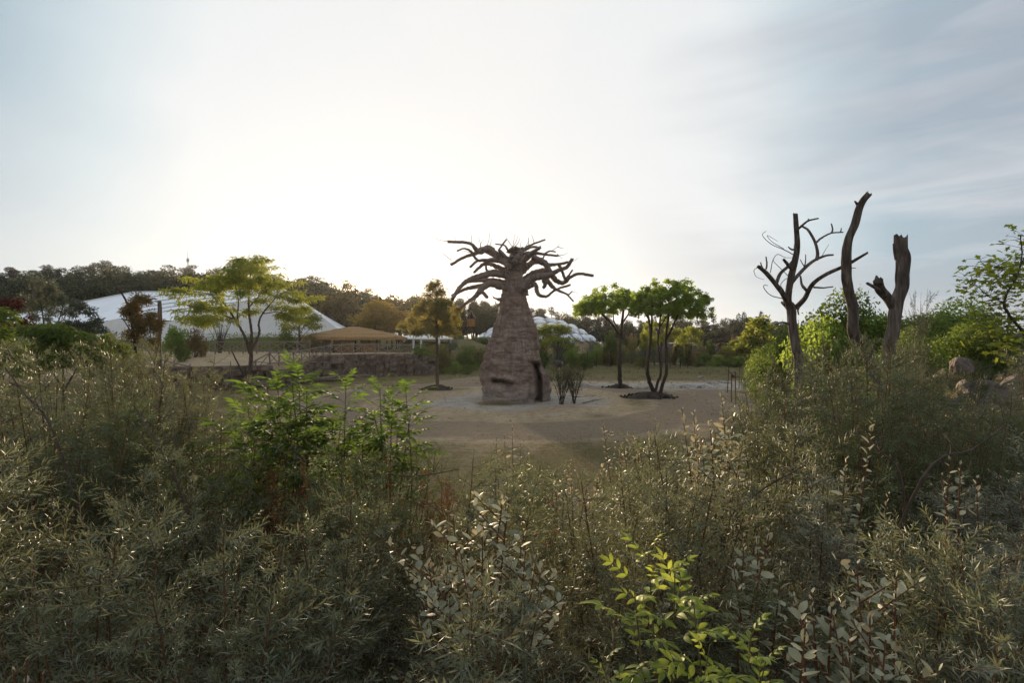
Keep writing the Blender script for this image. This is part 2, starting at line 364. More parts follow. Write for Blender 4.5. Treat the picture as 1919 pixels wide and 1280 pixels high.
def build_ground():
    xs = np.concatenate([-np.geomspace(62, 900, 42)[::-1], np.arange(-60, 60.1, .7), np.geomspace(62, 900, 42)])
    ys = np.concatenate([-np.geomspace(12, 200, 10)[::-1], np.arange(-10, 112, .7), np.arange(114, 300, 5), np.geomspace(306, 1200, 14)])
    X, Y = np.meshgrid(xs, ys); Z = T(X, Y); nx, ny = len(xs), len(ys)
    V = np.stack([X, Y, Z], -1).reshape(-1, 3)
    i = np.arange(nx * ny).reshape(ny, nx)
    Q = np.stack([i[:-1, :-1], i[:-1, 1:], i[1:, 1:], i[1:, :-1]], -1).reshape(-1, 4)
    x, y = V[:, 0], V[:, 1]
    wob = (fbm(np.stack([x * .35, y * .35, 0 * x], -1), 4, 11) - .5)
    rb = np.hypot(x + .2, (y - 37.0) * 1.0) + wob * 3
    pale = (1 - sstep(rb + wob * 5, 4.2, 8.5)) * .8
    wash = np.exp(-((y - 50 - (x - 20) * .05) / 5.5) ** 2) * sstep(x, 4, 7) * (1 - sstep(x, 31, 36))
    pale = np.maximum(pale, wash * 1.0)
    pale = np.maximum(pale, sstep(y, 92, 96) * (1 - sstep(y, 101, 104)) * sstep(x, 24, 28) * .6)
    # worn tracks
    tr = np.abs(np.hypot(x + .2, (y - 37.5) * .92) - 12.3 - wob * 1.5)
    track = 1 - sstep(tr, 1.3, 3.0)
    path = np.abs((x + 14.5) - (y - 36) * .47 - wob * 2)
    track = np.maximum(track, (1 - sstep(path, .8, 2.2)) * sstep(y, 33, 38) * (1 - sstep(y, 66, 72)))
    path2 = np.abs((x - 16) - (y - 38) * .15 - wob * 2)
    track = np.maximum(track, (1 - sstep(path2, 1.2, 2.6)) * sstep(y, 28, 36) * (1 - sstep(y, 44, 48)))
    grass = np.clip(sstep(rb + wob * 9, 10.5, 24) - wash * 1.4, 0, 1) * (1 - track * .85)
    inner = (1 - sstep(rb, 6.5, 9)) ; grass = np.maximum(grass, np.clip(.30 + 1.6 * wob, 0, .62) * (1 - inner) * (1 - track))
    grass = grass * (1 - .85 * ((x < -11) & (y < 78) & (V[:, 2] > 1.2))); green = sstep(y, 60, 70) * .7 + (x < -12) * (y > 38) * .25 + sstep(y, 108, 120)
    mb = MB(); mb.add(V, Q=Q)
    m, nt, b = newmat('ground')
    def at(n):
        a = nt.nodes.new('ShaderNodeAttribute'); a.attribute_name = n; return a.outputs['Fac']
    n1 = noise(nt, .9, 8, .6); n2 = noise(nt, 7, 8, .7); n3 = noise(nt, .25, 4); n4 = noise(nt, 2.2, 6, .65)
    sand = rampnode(nt, n4, [(.3, (.27, .20, .125)), (.5, (.45, .345, .222)), (.72, (.56, .45, .30))])
    pl = rampnode(nt, n1, [(.35, (.36, .315, .26)), (.65, (.50, .455, .395))])
    gr = rampnode(nt, n2, [(.3, (.085, .075, .03)), (.5, (.17, .14, .062)), (.72, (.26, .20, .10))])
    gg = rampnode(nt, n2, [(.3, (.05, .06, .02)), (.7, (.15, .145, .05))])
    gr = mixc(nt, at('green'), gr, gg)
    def mul(a, bb, add=0.0):
        n = nt.nodes.new('ShaderNodeMath'); n.operation = 'MULTIPLY_ADD'; nt.links.new(a, n.inputs[0]); n.inputs[1].default_value = bb; n.inputs[2].default_value = add; return n.outputs[0]
    def thr(mask, nz, w=.5):   # noisy edge
        s = nt.nodes.new('ShaderNodeMath'); s.operation = 'ADD'; nt.links.new(mask, s.inputs[0]); nt.links.new(mul(nz, w, -w / 2), s.inputs[1])
        return rampnode(nt, s.outputs[0], [(.3, (0, 0, 0)), (.7, (1, 1, 1))])
    c = mixc(nt, thr(at('grass'), n4, 1.3), sand, gr)
    c = mixc(nt, thr(at('pale'), n1, .8), c, pl)
    c = mixc(nt, mul(thr(at('track'), n1, .9), .75), c, rampnode(nt, n2, [(.3, (.15, .112, .08)), (.7, (.32, .25, .18))]))
    c = mixc(nt, rampnode(nt, n3, [(.4, (0, 0, 0)), (.7, (.35, .35, .35))]), c, (.25, .19, .125))
    sp = rampnode(nt, noise(nt, 5.5, 4, .7), [(.60, (0, 0, 0)), (.70, (.75, .75, .75))])
    c = mixc(nt, sp, c, (.13, .10, .07))
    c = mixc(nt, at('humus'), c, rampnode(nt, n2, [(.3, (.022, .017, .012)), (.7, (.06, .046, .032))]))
    nt.links.new(c, b.inputs['Base Color']); b.inputs['Roughness'].default_value = .95; b.inputs['Specular IOR Level'].default_value = .1
    bump(nt, b, n2, .22, .9)
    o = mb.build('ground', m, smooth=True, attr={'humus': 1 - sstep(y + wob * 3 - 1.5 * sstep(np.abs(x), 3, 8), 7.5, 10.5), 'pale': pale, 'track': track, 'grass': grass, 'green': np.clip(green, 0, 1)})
    tag(o, kind='structure')
build_ground()

# ------------------------------------------------------------------ white tent hall
def build_hall():
    r = thing('exhibition_hall', 'big white membrane tent hall with dark roof seams below the wooded hill', 'hall', P(430, 628, 96))
    o = np.array(r.location)
    B, A2, Lf, Rt = P(250, 548, 106), P(535, 544, 95), P(329, 601, 84), P(641, 623, 93)
    far_l = P(-30, 603, 112); mid = P(180, 606, 90); pk = P(222, 597, 88)
    def patch(mb, a, b, c, d, n=14, sag=.5):   # bilinear membrane patch a-b / d-c with a little sag between ridge and eave
        u, v = np.meshgrid(np.linspace(0, 1, n), np.linspace(0, 1, n)); u = u[..., None]; v = v[..., None]
        V = (a * (1 - u) + b * u) * (1 - v) + (d * (1 - u) + c * u) * v
        V = V - np.array([0, 0, sag]) * (4 * v * (1 - v)) - np.array([0, 0, .25]) * (np.sin(u * np.pi * 6) ** 2) * (4 * v * (1 - v)) * .4
        i = np.arange(n * n).reshape(n, n)
        mb.add(V.reshape(-1, 3) - o, Q=np.stack([i[:-1, :-1], i[:-1, 1:], i[1:, 1:], i[1:, :-1]], -1).reshape(-1, 4))
    mb = MB(); patch(mb, B, A2, Lf, pk, 16, .3); patch(mb, far_l, B, pk, mid, 12, .3)
    mb.build('roof', M['membrane'], r, smooth=True)
    # front faces: big gable, and the smaller scalloped bay on its left
    g = lambda p, z: np.array([p[0], p[1], z])
    z0 = 3.6
    mb = MB()
    off = np.array([0, -.15, 0])
    patch(mb, Lf + off, A2 + off, g(A2, z0), g(Lf, z0), 10, 0.0); patch(mb, A2 + off, Rt + off, g(Rt, z0), g(A2, z0), 10, 0.0)
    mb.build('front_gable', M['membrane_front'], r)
    mb = MB()
    for a, b in ((mid, pk), (pk, P(272, 609, 86)), (P(272, 609, 86), Lf)):
        patch(mb, a + off, b + off, g(b, z0), g(a, z0), 6, 0)
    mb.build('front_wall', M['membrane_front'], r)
    mb = MB(); bk = P(560, 560, 120)
    patch(mb, A2, bk, P(665, 622, 118), Rt, 8, .3); mb.build('end_slope', M['membrane'], r)
    # dark seams lie a few cm proud of the roof, parallel to the hip
    def on(u, v):
        a, b, c, d = B, A2, Lf, pk
        p = (a * (1 - u) + b * u) * (1 - v) + (d * (1 - u) + c * u) * v
        return p - np.array([0, 0, .3]) * (4 * v * (1 - v)) + np.array([0, -.1, .14])
    for (u0, v0, u1, v1) in ((-.02, .30, .42, .02), (-.02, .52, .60, .10), (-.02, .72, .75, .16), (-.02, .90, .92, .22), (.16, .98, .98, .36), ):
        ts = np.linspace(0, 1, 9); pts = np.array([on(max(u0, 0) + (u1 - max(u0, 0)) * t, v0 + (v1 - v0) * t) for t in ts]) - o
        V, T_, Q = tubes(pts[None], np.full((1, 9), .06), 4); MB().add(V, T_, Q).build('seam', M['seam'], r)
    for a, b in ((far_l, B), (B, A2), (A2, Rt), (Lf, A2)):
        V, T_, Q = tubes(np.linspace(a, b, 6)[None] - o + np.array([0, -.1, .08]), np.full((1, 6), .12), 5); MB().add(V, T_, Q).build('edge_cable', M['white'], r)
build_hall()

# ------------------------------------------------------------------ geodesic dome
def build_dome():
    c = P(1003, 640, 122); rb, h = 14.2, 5.4; Rr = (rb * rb + h * h) / (2 * h); zb = 4.2
    r = thing('cushion_dome', 'low glazed dome of white hexagonal cushions behind the baobab', 'dome', (c[0], c[1], zb))
    bm = bmesh.new(); bmesh.ops.create_icosphere(bm, subdivisions=4, radius=1.0); 
    rot = Matrix.Rotation(.3, 3, 'X') @ Matrix.Rotation(.5, 3, 'Y')
    for v in bm.verts: v.co = rot @ v.co
    seen = set(); paths = []
    zc = h - Rr
    for v in bm.verts:
        if v.co.z * Rr + zc < -.3: continue
        cs = [f.calc_center_median().normalized() for f in v.link_faces]
        n = v.co.normalized(); t = n.orthogonal().normalized(); b = n.cross(t)
        cs.sort(key=lambda q: math.atan2(q.dot(b), q.dot(t)))
        C = np.array([list(q) for q in cs]) * Rr; C[:, 2] += zc
        k = len(C); ctr = C.mean(0); nn = np.array(list(n))
        inner = ctr + (C - ctr) * .84; mid = ctr + (C - ctr) * .5 + nn * .5; top = ctr + nn * .68
        V = np.vstack([inner, mid, top[None]]); i = np.arange(k); j = (i + 1) % k
        MB().add(V, np.stack([k + i, k + j, np.full(k, 2 * k)], -1), np.stack([i, j, k + j, k + i], -1)).build('cushion', M['panel'], r, smooth=True)
        for a, bb in zip(C, np.roll(C, -1, 0)):
            key = tuple(np.round((a + bb) / 2, 1))
            if key not in seen: seen.add(key); paths.append([a, (a + bb) / 2, bb])
    bm.free()
    V, T_, Q = tubes(np.array(paths), np.full((len(paths), 3), .3), 5)
    MB().add(V, T_, Q).build('frame', M['steel'], r)
    a = np.linspace(0, 2 * np.pi, 49); ring = lambda z, q: np.stack([np.cos(a) * q, np.sin(a) * q, 0 * a + z], -1)
    n = 49; V = np.vstack([ring(-3, rb), ring(-.1, rb)]); i = np.arange(n - 1)
    MB().add(V, Q=np.stack([i, i + 1, n + i + 1, n + i], -1)).build('base_wall', M['plaster'], r)
build_dome()

# ------------------------------------------------------------------ thatched pavilion and white canopy
def box(mb, c, s, m=0, rz=0.0):
    c = np.array(c, float); s = np.array(s, float) / 2
    v = np.array([[x, y, z] for x in (-1, 1) for y in (-1, 1) for z in (-1, 1)]) * s
    if rz: ca, sa = math.cos(rz), math.sin(rz); v = np.stack([v[:, 0] * ca - v[:, 1] * sa, v[:, 0] * sa + v[:, 1] * ca, v[:, 2]], -1)
    mb.add(v + c, Q=[[0, 1, 3, 2], [4, 6, 7, 5], [0, 4, 5, 1], [2, 3, 7, 6], [0, 2, 6, 4], [1, 5, 7, 3]], m=m)
    return mb
def build_pavilion():
    rs = np.random.RandomState(4)
    c = P(664, 660, 76); z = Tz(c[0], c[1]); r = thing('thatched_pavilion', 'low round pavilion with a wide thatched roof behind the rail fence', 'pavilion', (c[0], c[1], z))
    eave, apex, rad = 4.75 - z, 6.45 - z, 7.6
    mb = MB(); n = 72
    for k in range(5):      # five overlapping courses of thatch with ragged lower edges
        r1 = rad * (1 - k * .2); r0 = rad * (1 - (k + 1.15) * .2) if k < 4 else .25
        zz = lambda q: eave + (apex - eave) * (1 - q / rad) ** .8
        a = np.arange(n) / n * 2 * np.pi; j = rs.uniform(-.12, .12, n)
        ro = r1 + j; V = np.vstack([np.stack([np.cos(a) * ro, np.sin(a) * ro, zz(np.clip(ro, 0, rad)) - .14 - (.06 if k else .22) + rs.uniform(-.05, .05, n)], -1),
                                    np.stack([np.cos(a) * (ro + .02), np.sin(a) * (ro + .02), np.clip(zz(np.clip(ro, 0, rad)), eave, 9) + .06 + rs.uniform(-.03, .03, n)], -1),
                                    np.stack([np.cos(a) * (r0 + 0 * a), np.sin(a) * (r0 + 0 * a), 0 * a + zz(r0) + .03], -1)])
        i = np.arange(n); jn = (i + 1) % n
        mb.add(V, Q=np.concatenate([np.stack([i, jn, n + jn, n + i], -1), np.stack([n + i, n + jn, 2 * n + jn, 2 * n + i], -1)]))
    roof = mb.build('thatched_roof', M['thatch'], r)
    cap = MB(); limb(cap, [(0, 0, apex - .15), (0, 0, apex + .1), (0, 0, apex + .3)], [.75, .6, .2], 0, s=10); cap.build('roof_cap', M['dark_wood'], roof)
    under = MB(); a = np.arange(36) / 36 * 2 * np.pi
    V = np.vstack([np.stack([np.cos(a) * (rad - .3), np.sin(a) * (rad - .3), 0 * a + eave - .16], -1), [[0, 0, apex - .6]]])
    under.add(V, np.stack([(np.arange(36) + 1) % 36, np.arange(36), np.full(36, 36)], -1)).build('ceiling', M['dark_wood'], r)
    pm = MB(); limb(pm, [(0, 0, 0), (0, 0, eave + .1)], .14, .12, 4, 7); pm = pm.mesh('post', M['dark_wood'])
    for k in range(14):
        q = k / 14 * 2 * np.pi + .1; link('post', pm, r, (math.cos(q) * 6.5, math.sin(q) * 6.5, 0))
    wm = MB(); box(wm, (0, 0, 1.0), (2.1, .15, 2.1)); wm = wm.mesh('wall_panel', M['plaster'])
    for k, q in enumerate(np.linspace(-2.6, -.55, 8)):
        if k in (2, 5): continue
        link('wall_panel', wm, r, (math.cos(q) * 4.3, math.sin(q) * 4.3, 0), (0, 0, q + math.pi / 2))
    cm = MB(); box(cm, (0, 0, .5), (5.2, .7, 1.0)); box(cm, (0, 0, 1.03), (5.5, .9, .06)); cm.build('bar_counter', M['orange_wood'], r, loc=(1.6, -5.0, 0))
    # furniture seen between the posts
    def table(x, y, lab):
        t = thing('cafe_table', lab, 'table', (x, y, Tz(x, y)), group='tables on the pavilion terrace')
        a = MB(); limb(a, [(0, 0, .70), (0, 0, .75)], .45, .45, 2, 14); a.build('table_top', M['cut_wood'], t)
        a = MB(); limb(a, [(0, 0, 0), (0, 0, .70)], .05, .05, 2, 6); a.build('leg', M['dark_wood'], t)
    for px, Y, l in ((618, 68.0, 'round cafe table nearest the fence corner, in front of the pavilion'), (676, 68.4, 'round cafe table in front of the middle of the pavilion'), (712, 68.2, 'round cafe table in front of the pavilion towards the white canopy')):
        q = P(px, 640, Y); table(q[0], q[1], l)
    # white canopy beside it
    c = P(797, 650, 84); z = 3.0; r = thing('garden_canopy', 'low pitched white canopy on white posts beside the pavilion', 'canopy', (c[0], c[1], z))
    mb = MB(); w, d, e, a = 4.3, 2.6, 1.75, 2.75
    V = [(-w, -d, e), (w, -d, e), (w, d, e), (-w, d, e), (-.6, 0, a), (.6, 0, a), (-w, -d, e - .2), (w, -d, e - .2), (w, d, e - .2), (-w, d, e - .2)]
    mb.add(V, [[3, 0, 4], [1, 2, 5]], [[0, 1, 5, 4], [2, 3, 4, 5], [6, 7, 1, 0], [7, 8, 2, 1], [8, 9, 3, 2], [9, 6, 0, 3]]); mb.build('canopy_roof', M['white'], r)
    pm = box(MB(), (0, 0, .75), (.28, .28, 1.6)).mesh('post', M['white'])
    for x in (-3.9, -1.5, -.3, 2.6): link('post', pm, r, (x, -2.2, 0))
    for x in (-3.9, 3.9): link('post', pm, r, (x, 2.2, 0))
    box(MB(), (0, 0, .55), (7.6, .2, 1.1)).build('back_wall', M['dark_wood'], r, loc=(0, 1.6, 0))
build_pavilion()

# ------------------------------------------------------------------ rustic rail fences and the mud-brick retaining wall
post_m = MB(); limb(post_m, [(0, 0, -.1), (0, 0, 1)], .085, .075, 3, 7); post_m = post_m.mesh('post', M['grey_wood'])
rail_m = MB(); limb(rail_m, [(0, 0, 0), (0, 0, 1)], 1.0, 1.0, 3, 6); rail_m = rail_m.mesh('rail', M['grey_wood'])
def bar(name, a, b, rad, parent, o):
    a = np.array(a) - o; b = np.array(b) - o; d = Vector(b - a)
    c = link(name, rail_m, parent, a); c.rotation_mode = 'QUATERNION'; c.rotation_quaternion = d.to_track_quat('Z', 'Y'); c.scale = (rad, rad, d.length)
def rail_fence(pts, label, h=1.15, bay=1.45, seed=1):
    rs = np.random.RandomState(seed); pts = np.array(pts, float)
    seg = np.linalg.norm(np.diff(pts, axis=0), axis=1); s = np.concatenate([[0], np.cumsum(seg)]); n = int(s[-1] / bay)
    u = np.linspace(0, s[-1], n + 1); Q = np.stack([np.interp(u, s, pts[:, k]) for k in range(3)], -1)
    r = thing('rail_fence', label, 'fence', Q[0]); o = Q[0]
    for i, q in enumerate(Q):
        c = link('post', post_m, r, q - o + [0, 0, -.1], (rs.normal(0, .03), rs.normal(0, .03), rs.uniform(0, 6)), (1, 1, (h + .1) * rs.uniform(1.02, 1.18)))
    for i in range(n):
        a, b = Q[i], Q[i + 1]; z = lambda q, t: q + np.array([rs.normal(0, .015), -.06, t + rs.normal(0, .02)])
        bar('rail', z(a, h * .95), z(b, h * .95), .06, r, o); bar('rail', z(a, .14), z(b, .14), .05, r, o)
        bar('brace', z(a, .16), z(b, h * .92), .045, r, o); bar('brace', z(a, h * .92) + [0, -.07, 0], z(b, .16) + [0, -.07, 0], .045, r, o)
def WP(px, Y, dz=0.0): q = P(px, 640, Y); return (q[0], Y, Tz(q[0], Y) + dz)
rail_fence([WP(262, 44.8), WP(430, 45.2), WP(505, 47.0), WP(560, 52.5), WP(618, 58.8)], 'grey rail fence with crossed braces along the top of the mud wall', seed=2)
rail_fence([np.array(WP(258, 60)) + [0, 0, .25], np.array(WP(380, 60)) + [0, 0, .25], np.array(WP(500, 62)) + [0, 0, .25], np.array(WP(580, 64.5)) + [0, 0, .25]], 'grey rail fence with crossed braces farther back in front of the hedge', seed=3, h=1.25)
rail_fence([np.array(WP(618, 59.6)) + [0, 0, 0], WP(690, 64), WP(770, 67.5)], 'grey rail fence in front of the thatched pavilion', seed=5, bay=1.6)

def mud_wall(pts, label, seed, top=(.1, .1)):
    """retaining wall of rough mud and stone blocks, each block a piece of its own"""
    rs = np.random.RandomState(seed); pts = np.array(pts, float)
    o = np.array([pts[0][0], pts[0][1], 0.0]); r = thing('retaining_wall', label, 'wall', o)
    seg = np.linalg.norm(np.diff(pts[:, :2], axis=0), axis=1); s = np.concatenate([[0], np.cumsum(seg)])
    core = MB(); n = max(8, int(s[-1] / .5)); u = np.linspace(0, s[-1], n); rows = 9
    x = np.interp(u, s, pts[:, 0]); y = np.interp(u, s, pts[:, 1]); h = np.interp(u, s, pts[:, 2])
    tx, ty = np.gradient(x), np.gradient(y); l = np.hypot(tx, ty); nx, ny = ty / l, -tx / l
    t = np.linspace(0, 1, rows); Z = -.3 + (h[:, None] + .3) * t; bul = (fbm(np.stack([np.broadcast_to(u[:, None], Z.shape) * .8, Z * 1.2, Z * 0], -1), 4, seed) - .5) * .7
    V = np.stack([x[:, None] + nx[:, None] * (.35 * (1 - t) + bul), y[:, None] + ny[:, None] * (.35 * (1 - t) + bul), Z], -1)
    back = V[:, -1:, :] + np.stack([-nx * 2.2, -ny * 2.2, 0 * nx - .05], -1)[:, None]; V = np.concatenate([V, back], 1); rows += 1
    i = np.arange(n * rows).reshape(n, rows)
    core.add(V.reshape(-1, 3) - o, Q=np.stack([i[:-1, :-1], i[1:, :-1], i[1:, 1:], i[:-1, 1:]], -1).reshape(-1, 4)); core.build('wall_core', M['mud'], r, smooth=True)
    bms = []
    for k in range(4):
        b = bmesh.new(); bmesh.ops.create_cube(b, size=1.0); bmesh.ops.bevel(b, geom=b.edges[:], offset=.09, segments=1, affect='EDGES')
        for v in b.verts: v.co += Vector(rs.normal(0, .035, 3))
        me = bpy.data.meshes.new('block'); b.to_mesh(me); b.free(); me.materials.append(M['mud_block']); bms.append(me)
    q = .2; 
    while q < s[-1] - .3:
        w = rs.uniform(.6, 1.5); xx = np.interp(q + w / 2, s, pts[:, 0]); yy = np.interp(q + w / 2, s, pts[:, 1]); hh = np.interp(q + w / 2, s, pts[:, 2]); k = int(np.searchsorted(s, q + w / 2) - 1); k = min(max(k, 0), len(seg) - 1)
        d = pts[k + 1] - pts[k]; rz = math.atan2(d[1], d[0]); nn = np.array([d[1], -d[0]]) / np.hypot(d[0], d[1])
        zz = -.1
        while zz < hh - .35:
            bh = min(rs.uniform(.45, .95), hh - zz)
            if rs.rand() < .55:
                link('block', bms[rs.randint(4)], r, (xx + nn[0] * (.30 - zz * .08) - o[0], yy + nn[1] * (.30 - zz * .08) - o[1], zz + bh / 2), (rs.normal(0, .04), rs.normal(0, .04), rz + rs.normal(0, .14)), (w * rs.uniform(.7, .98), rs.uniform(.5, .9), bh * .93))
            zz += bh
        q += w
M['mud'] = rough_mat('mud', (.03, .022, .018), (.09, .066, .053), 1.3, bumpd=.12, c3=(.19, .145, .12))
M['mud_block'] = rough_mat('mud_block', (.035, .026, .021), (.11, .08, .065), 1.2, bumpd=.12, c3=(.23, .18, .15))
mud_wall([(-33, 43.2, 2.0), (-27, 43.4, 2.05), (-21.6, 44.6, 2.1)], 'dark mud and stone wall below the nearer rail fence', 3)
mud_wall([(-21.5, 44.8, 1.7), (-21.2, 50.0, 1.5), (-21.3, 55.8, 2.2)], 'side of the mud wall running back to the corner', 5)
mud_wall([(-21.2, 55.8, 2.7), (-16.6, 60.7, 2.75), (-12.6, 62.8, 2.7), (-9.5, 65, 2.0)], 'crumbling pale-patched mud wall under the thatched pavilion', 7)

# ------------------------------------------------------------------ baobab
def build_baobab():
    bx, by = P(966, 750, 36.6)[0], 36.6; r = thing('baobab', 'giant artificial baobab with swollen wrinkled trunk and bare lopped branches', 'tree', (bx, by, 0)); o = np.array([bx, by, 0])
    px2m = by / 959.5
    rows = np.array([ # py, left px, right px
        [756, 901, 1033], [750, 902, 1033], [738, 903, 1032], [722, 904, 1029], [706, 905.5, 1025], [690, 908, 1018], [678, 910, 1013.5], [660, 913, 1012], [645, 915, 1010], [630, 918.5, 1008], [617, 922, 1005],
        [603, 927, 1001], [589, 933, 996.5], [575, 936.5, 991], [560, 939, 986.6], [545, 942, 984], [532, 944.5, 982], [518, 947.5, 979.5], [504, 950, 978], [492, 951, 980], [482, 955, 977], [472, 958, 974], [464, 962, 970]], float)
    nz, na = 190, 260
    zz = np.linspace(0, 1, nz); py = np.interp(zz, np.linspace(0, 1, len(rows)), rows[:, 0]); Lp = np.interp(-py, -rows[:, 0], rows[:, 1]); Rp = np.interp(-py, -rows[:, 0], rows[:, 2])
    k5 = np.hanning(9); k5 /= k5.sum(); pad = lambda a: np.convolve(np.pad(a, 4, 'edge'), k5, 'valid'); Lp, Rp = pad(Lp), pad(Rp)
    cx = ((Lp + Rp) / 2 - 959.5) * px2m; hw = (Rp - Lp) / 2 * px2m; z = CAM_Z - (py - 640) * px2m
    th = np.arange(na) / na * 2 * np.pi
    TH, Zg = np.meshgrid(th, z); HW = hw[:, None]; c, s = np.cos(TH), np.sin(TH)
    base = np.stack([cx[:, None] + HW * c, by + HW * .92 * s, Zg], -1)
    # wrinkled hide: horizontal ledges, blocky steps and vertical folds
    p = base
    led = fbm(np.stack([p[..., 0] * .55, p[..., 1] * .55, p[..., 2] * 5.0], -1), 4, 3); led = 1 - np.abs(led - .5) * 4
    fold = fbm(np.stack([p[..., 0] * 1.6, p[..., 1] * 1.6, p[..., 2] * .35], -1), 4, 8) - .5
    big = fbm(p * .55, 3, 21) - .5
    step = np.floor(fbm(np.stack([p[..., 0] * .5, p[..., 1] * .5, p[..., 2] * 1.3], -1), 3, 31) * 9) / 9 - .5
    fine = fbm(np.stack([p[..., 0] * 3, p[..., 1] * 3, p[..., 2] * 7], -1), 3, 41) - .5
    amp = np.clip(HW / 2.0, .25, 1.0); low = sstep(-Zg, -2.6, -.8)
    disp = amp * (led * .05 * (1 - .6 * low) + fold * .62 + big * .40 + step * .50 + fine * .26)
    # pinch lines round the trunk
    for zc, d, w in ((2.85, .10, .05), (3.6, .06, .05), (4.4, .08, .06), (5.15, .06, .05), (6.1, .07, .05), (2.1, .06, .05)):
        wob = (fbm(np.stack([c * 1.5, s * 1.5, 0 * c + zc], -1), 2, 55) - .5) * .5
        disp = disp - d * np.exp(-((Zg - zc - wob) / w) ** 2)
    pos = base + np.stack([c, s * .92, 0 * c], -1) * disp[..., None]
    PX = 959.5 + base[..., 0] / base[..., 1] * 959.5; PY = 640 - (Zg - CAM_Z) / base[..., 1] * 959.5; front = s < .05
    def push(mask, depth):
        nonlocal pos
        dirv = np.array([0.0, 1.0, 0.0]); pos = pos + mask[..., None] * depth * dirv
    ed = (fbm(np.stack([Zg * 1.5, Zg * 0, Zg * 0], -1), 2, 77) - .5) * 3
    door_l = 1001 + (PY - 690) * .035 + ed; gap = sstep(PX, door_l - .6, door_l + .8) * sstep(PY, 679, 684) * front
    push(gap * (1 - sstep(PX, door_l + 11, door_l + 16)), 1.15); push(gap * sstep(PX, door_l + 6, door_l + 10) * (1 - sstep(PX, door_l + 12, door_l + 17)), .9)
    push(gap * sstep(PX, door_l + 13, door_l + 17), .15)
    # ledge above the doorway
    lip = np.exp(-((PY - 674) / 4.5) ** 2) * sstep(PX, 985, 1000) * front; push(lip, -.22)
    # slot like a mouth, low on the left, with a heavy brow over it
    u = (PX - 940) / 22; mid = 717 + u * 2 + 1.5 * np.sin(u * 3); hh = 5.2 * np.sqrt(np.clip(1 - u * u, 0, 1)) * (1 - .35 * u)
    slot = (np.abs(u) < 1) * (1 - sstep(np.abs(PY - mid), hh * .55, hh * 1.0)) * front; push(slot, .95)
    brow = np.exp(-((PY - (709 + u * 2)) / 4.2) ** 2) * sstep(-np.abs(u), -1.5, -.8) * front; push(brow, -.22)
    chin = sstep(PY, 722, 730) * sstep(-PX, -1000, -980) * front; push(chin, -.12)
    V = pos.reshape(-1, 3); i = np.arange(nz * na).reshape(nz, na)
    Q = np.stack([i[:-1], np.roll(i, -1, 1)[:-1], np.roll(i, -1, 1)[1:], i[1:]], -1).reshape(-1, 4)
    m, nt, b = newmat('baobab_hide')
    a1 = noise(nt, 1.1, 7, .6, (1, 1, 1.8)); a2 = noise(nt, 1.0, 8, .7, (1.0, 1.0, 4.2), dist=1.2); a3 = noise(nt, .45, 3)
    c1 = rampnode(nt, a1, [(.3, (.16, .112, .092)), (.5, (.36, .268, .212)), (.7, (.45, .37, .31))])
    c2 = mixc(nt, rampnode(nt, a2, [(.35, (0, 0, 0)), (.7, (.7, .7, .7))]), c1, (.075, .054, .049))
    c3 = mixc(nt, rampnode(nt, a3, [(.45, (0, 0, 0)), (.65, (.55, .55, .55))]), c2, (.21, .135, .115))
    c3 = mixc(nt, rampnode(nt, noise(nt, 1.0, 6, .65, (4.5, 4.5, .55), dist=.7), [(.50, (0, 0, 0)), (.66, (.7, .7, .7))]), c3, (.10, .072, .062))
    at = nt.nodes.new('ShaderNodeAttribute'); at.attribute_name = 'dust'
    c4 = mixc(nt, at.outputs['Fac'], c3, (.34, .295, .26))
    nt.links.new(c4, b.inputs['Base Color']); b.inputs['Roughness'].default_value = .9; b.inputs['Specular IOR Level'].default_value = .2
    bump(nt, b, noise(nt, 3.2, 9, .75, (1, 1, 1.7), dist=.8), .2, 1.0)
    dust = (1 - sstep(V[:, 2], .25, 1.5)) * (.35 + .5 * fbm(V * 1.3, 3, 9))
    MB().add(V - o, Q=Q).build('trunk', m, r, smooth=True, attr={'dust': dust})
    bm_ = rough_mat('baobab_branch', (.075, .056, .047), (.17, .13, .11), 3, bumpd=.06, stretch=(1, 1, 1), c3=(.19, .15, .13))
    rs = np.random.RandomState(12)
    def cr(x, y, d): return P(780 + x / 3.557, 420 + y / 3.557, by + d) - o
    def br(pts, r0, r1, d0, d1, nm='branch', sway=.25):
        n = len(pts); ds = np.linspace(d0, d1, n) + np.concatenate([[0], rs.uniform(-sway, sway, n - 1)])
        mb = MB(); pp = [cr(x, y, d) for (x, y), d in zip(pts, ds)]; k = .0108
        limb(mb, pp, [r0 * k * 1.05, r0 * k * .95, (r0 + r1) / 2 * k, r1 * k * 1.05, r1 * k], 0, max(20, 9 * n), 12, rs, .05, .45)
        mb.build(nm, bm_, r, smooth=True)
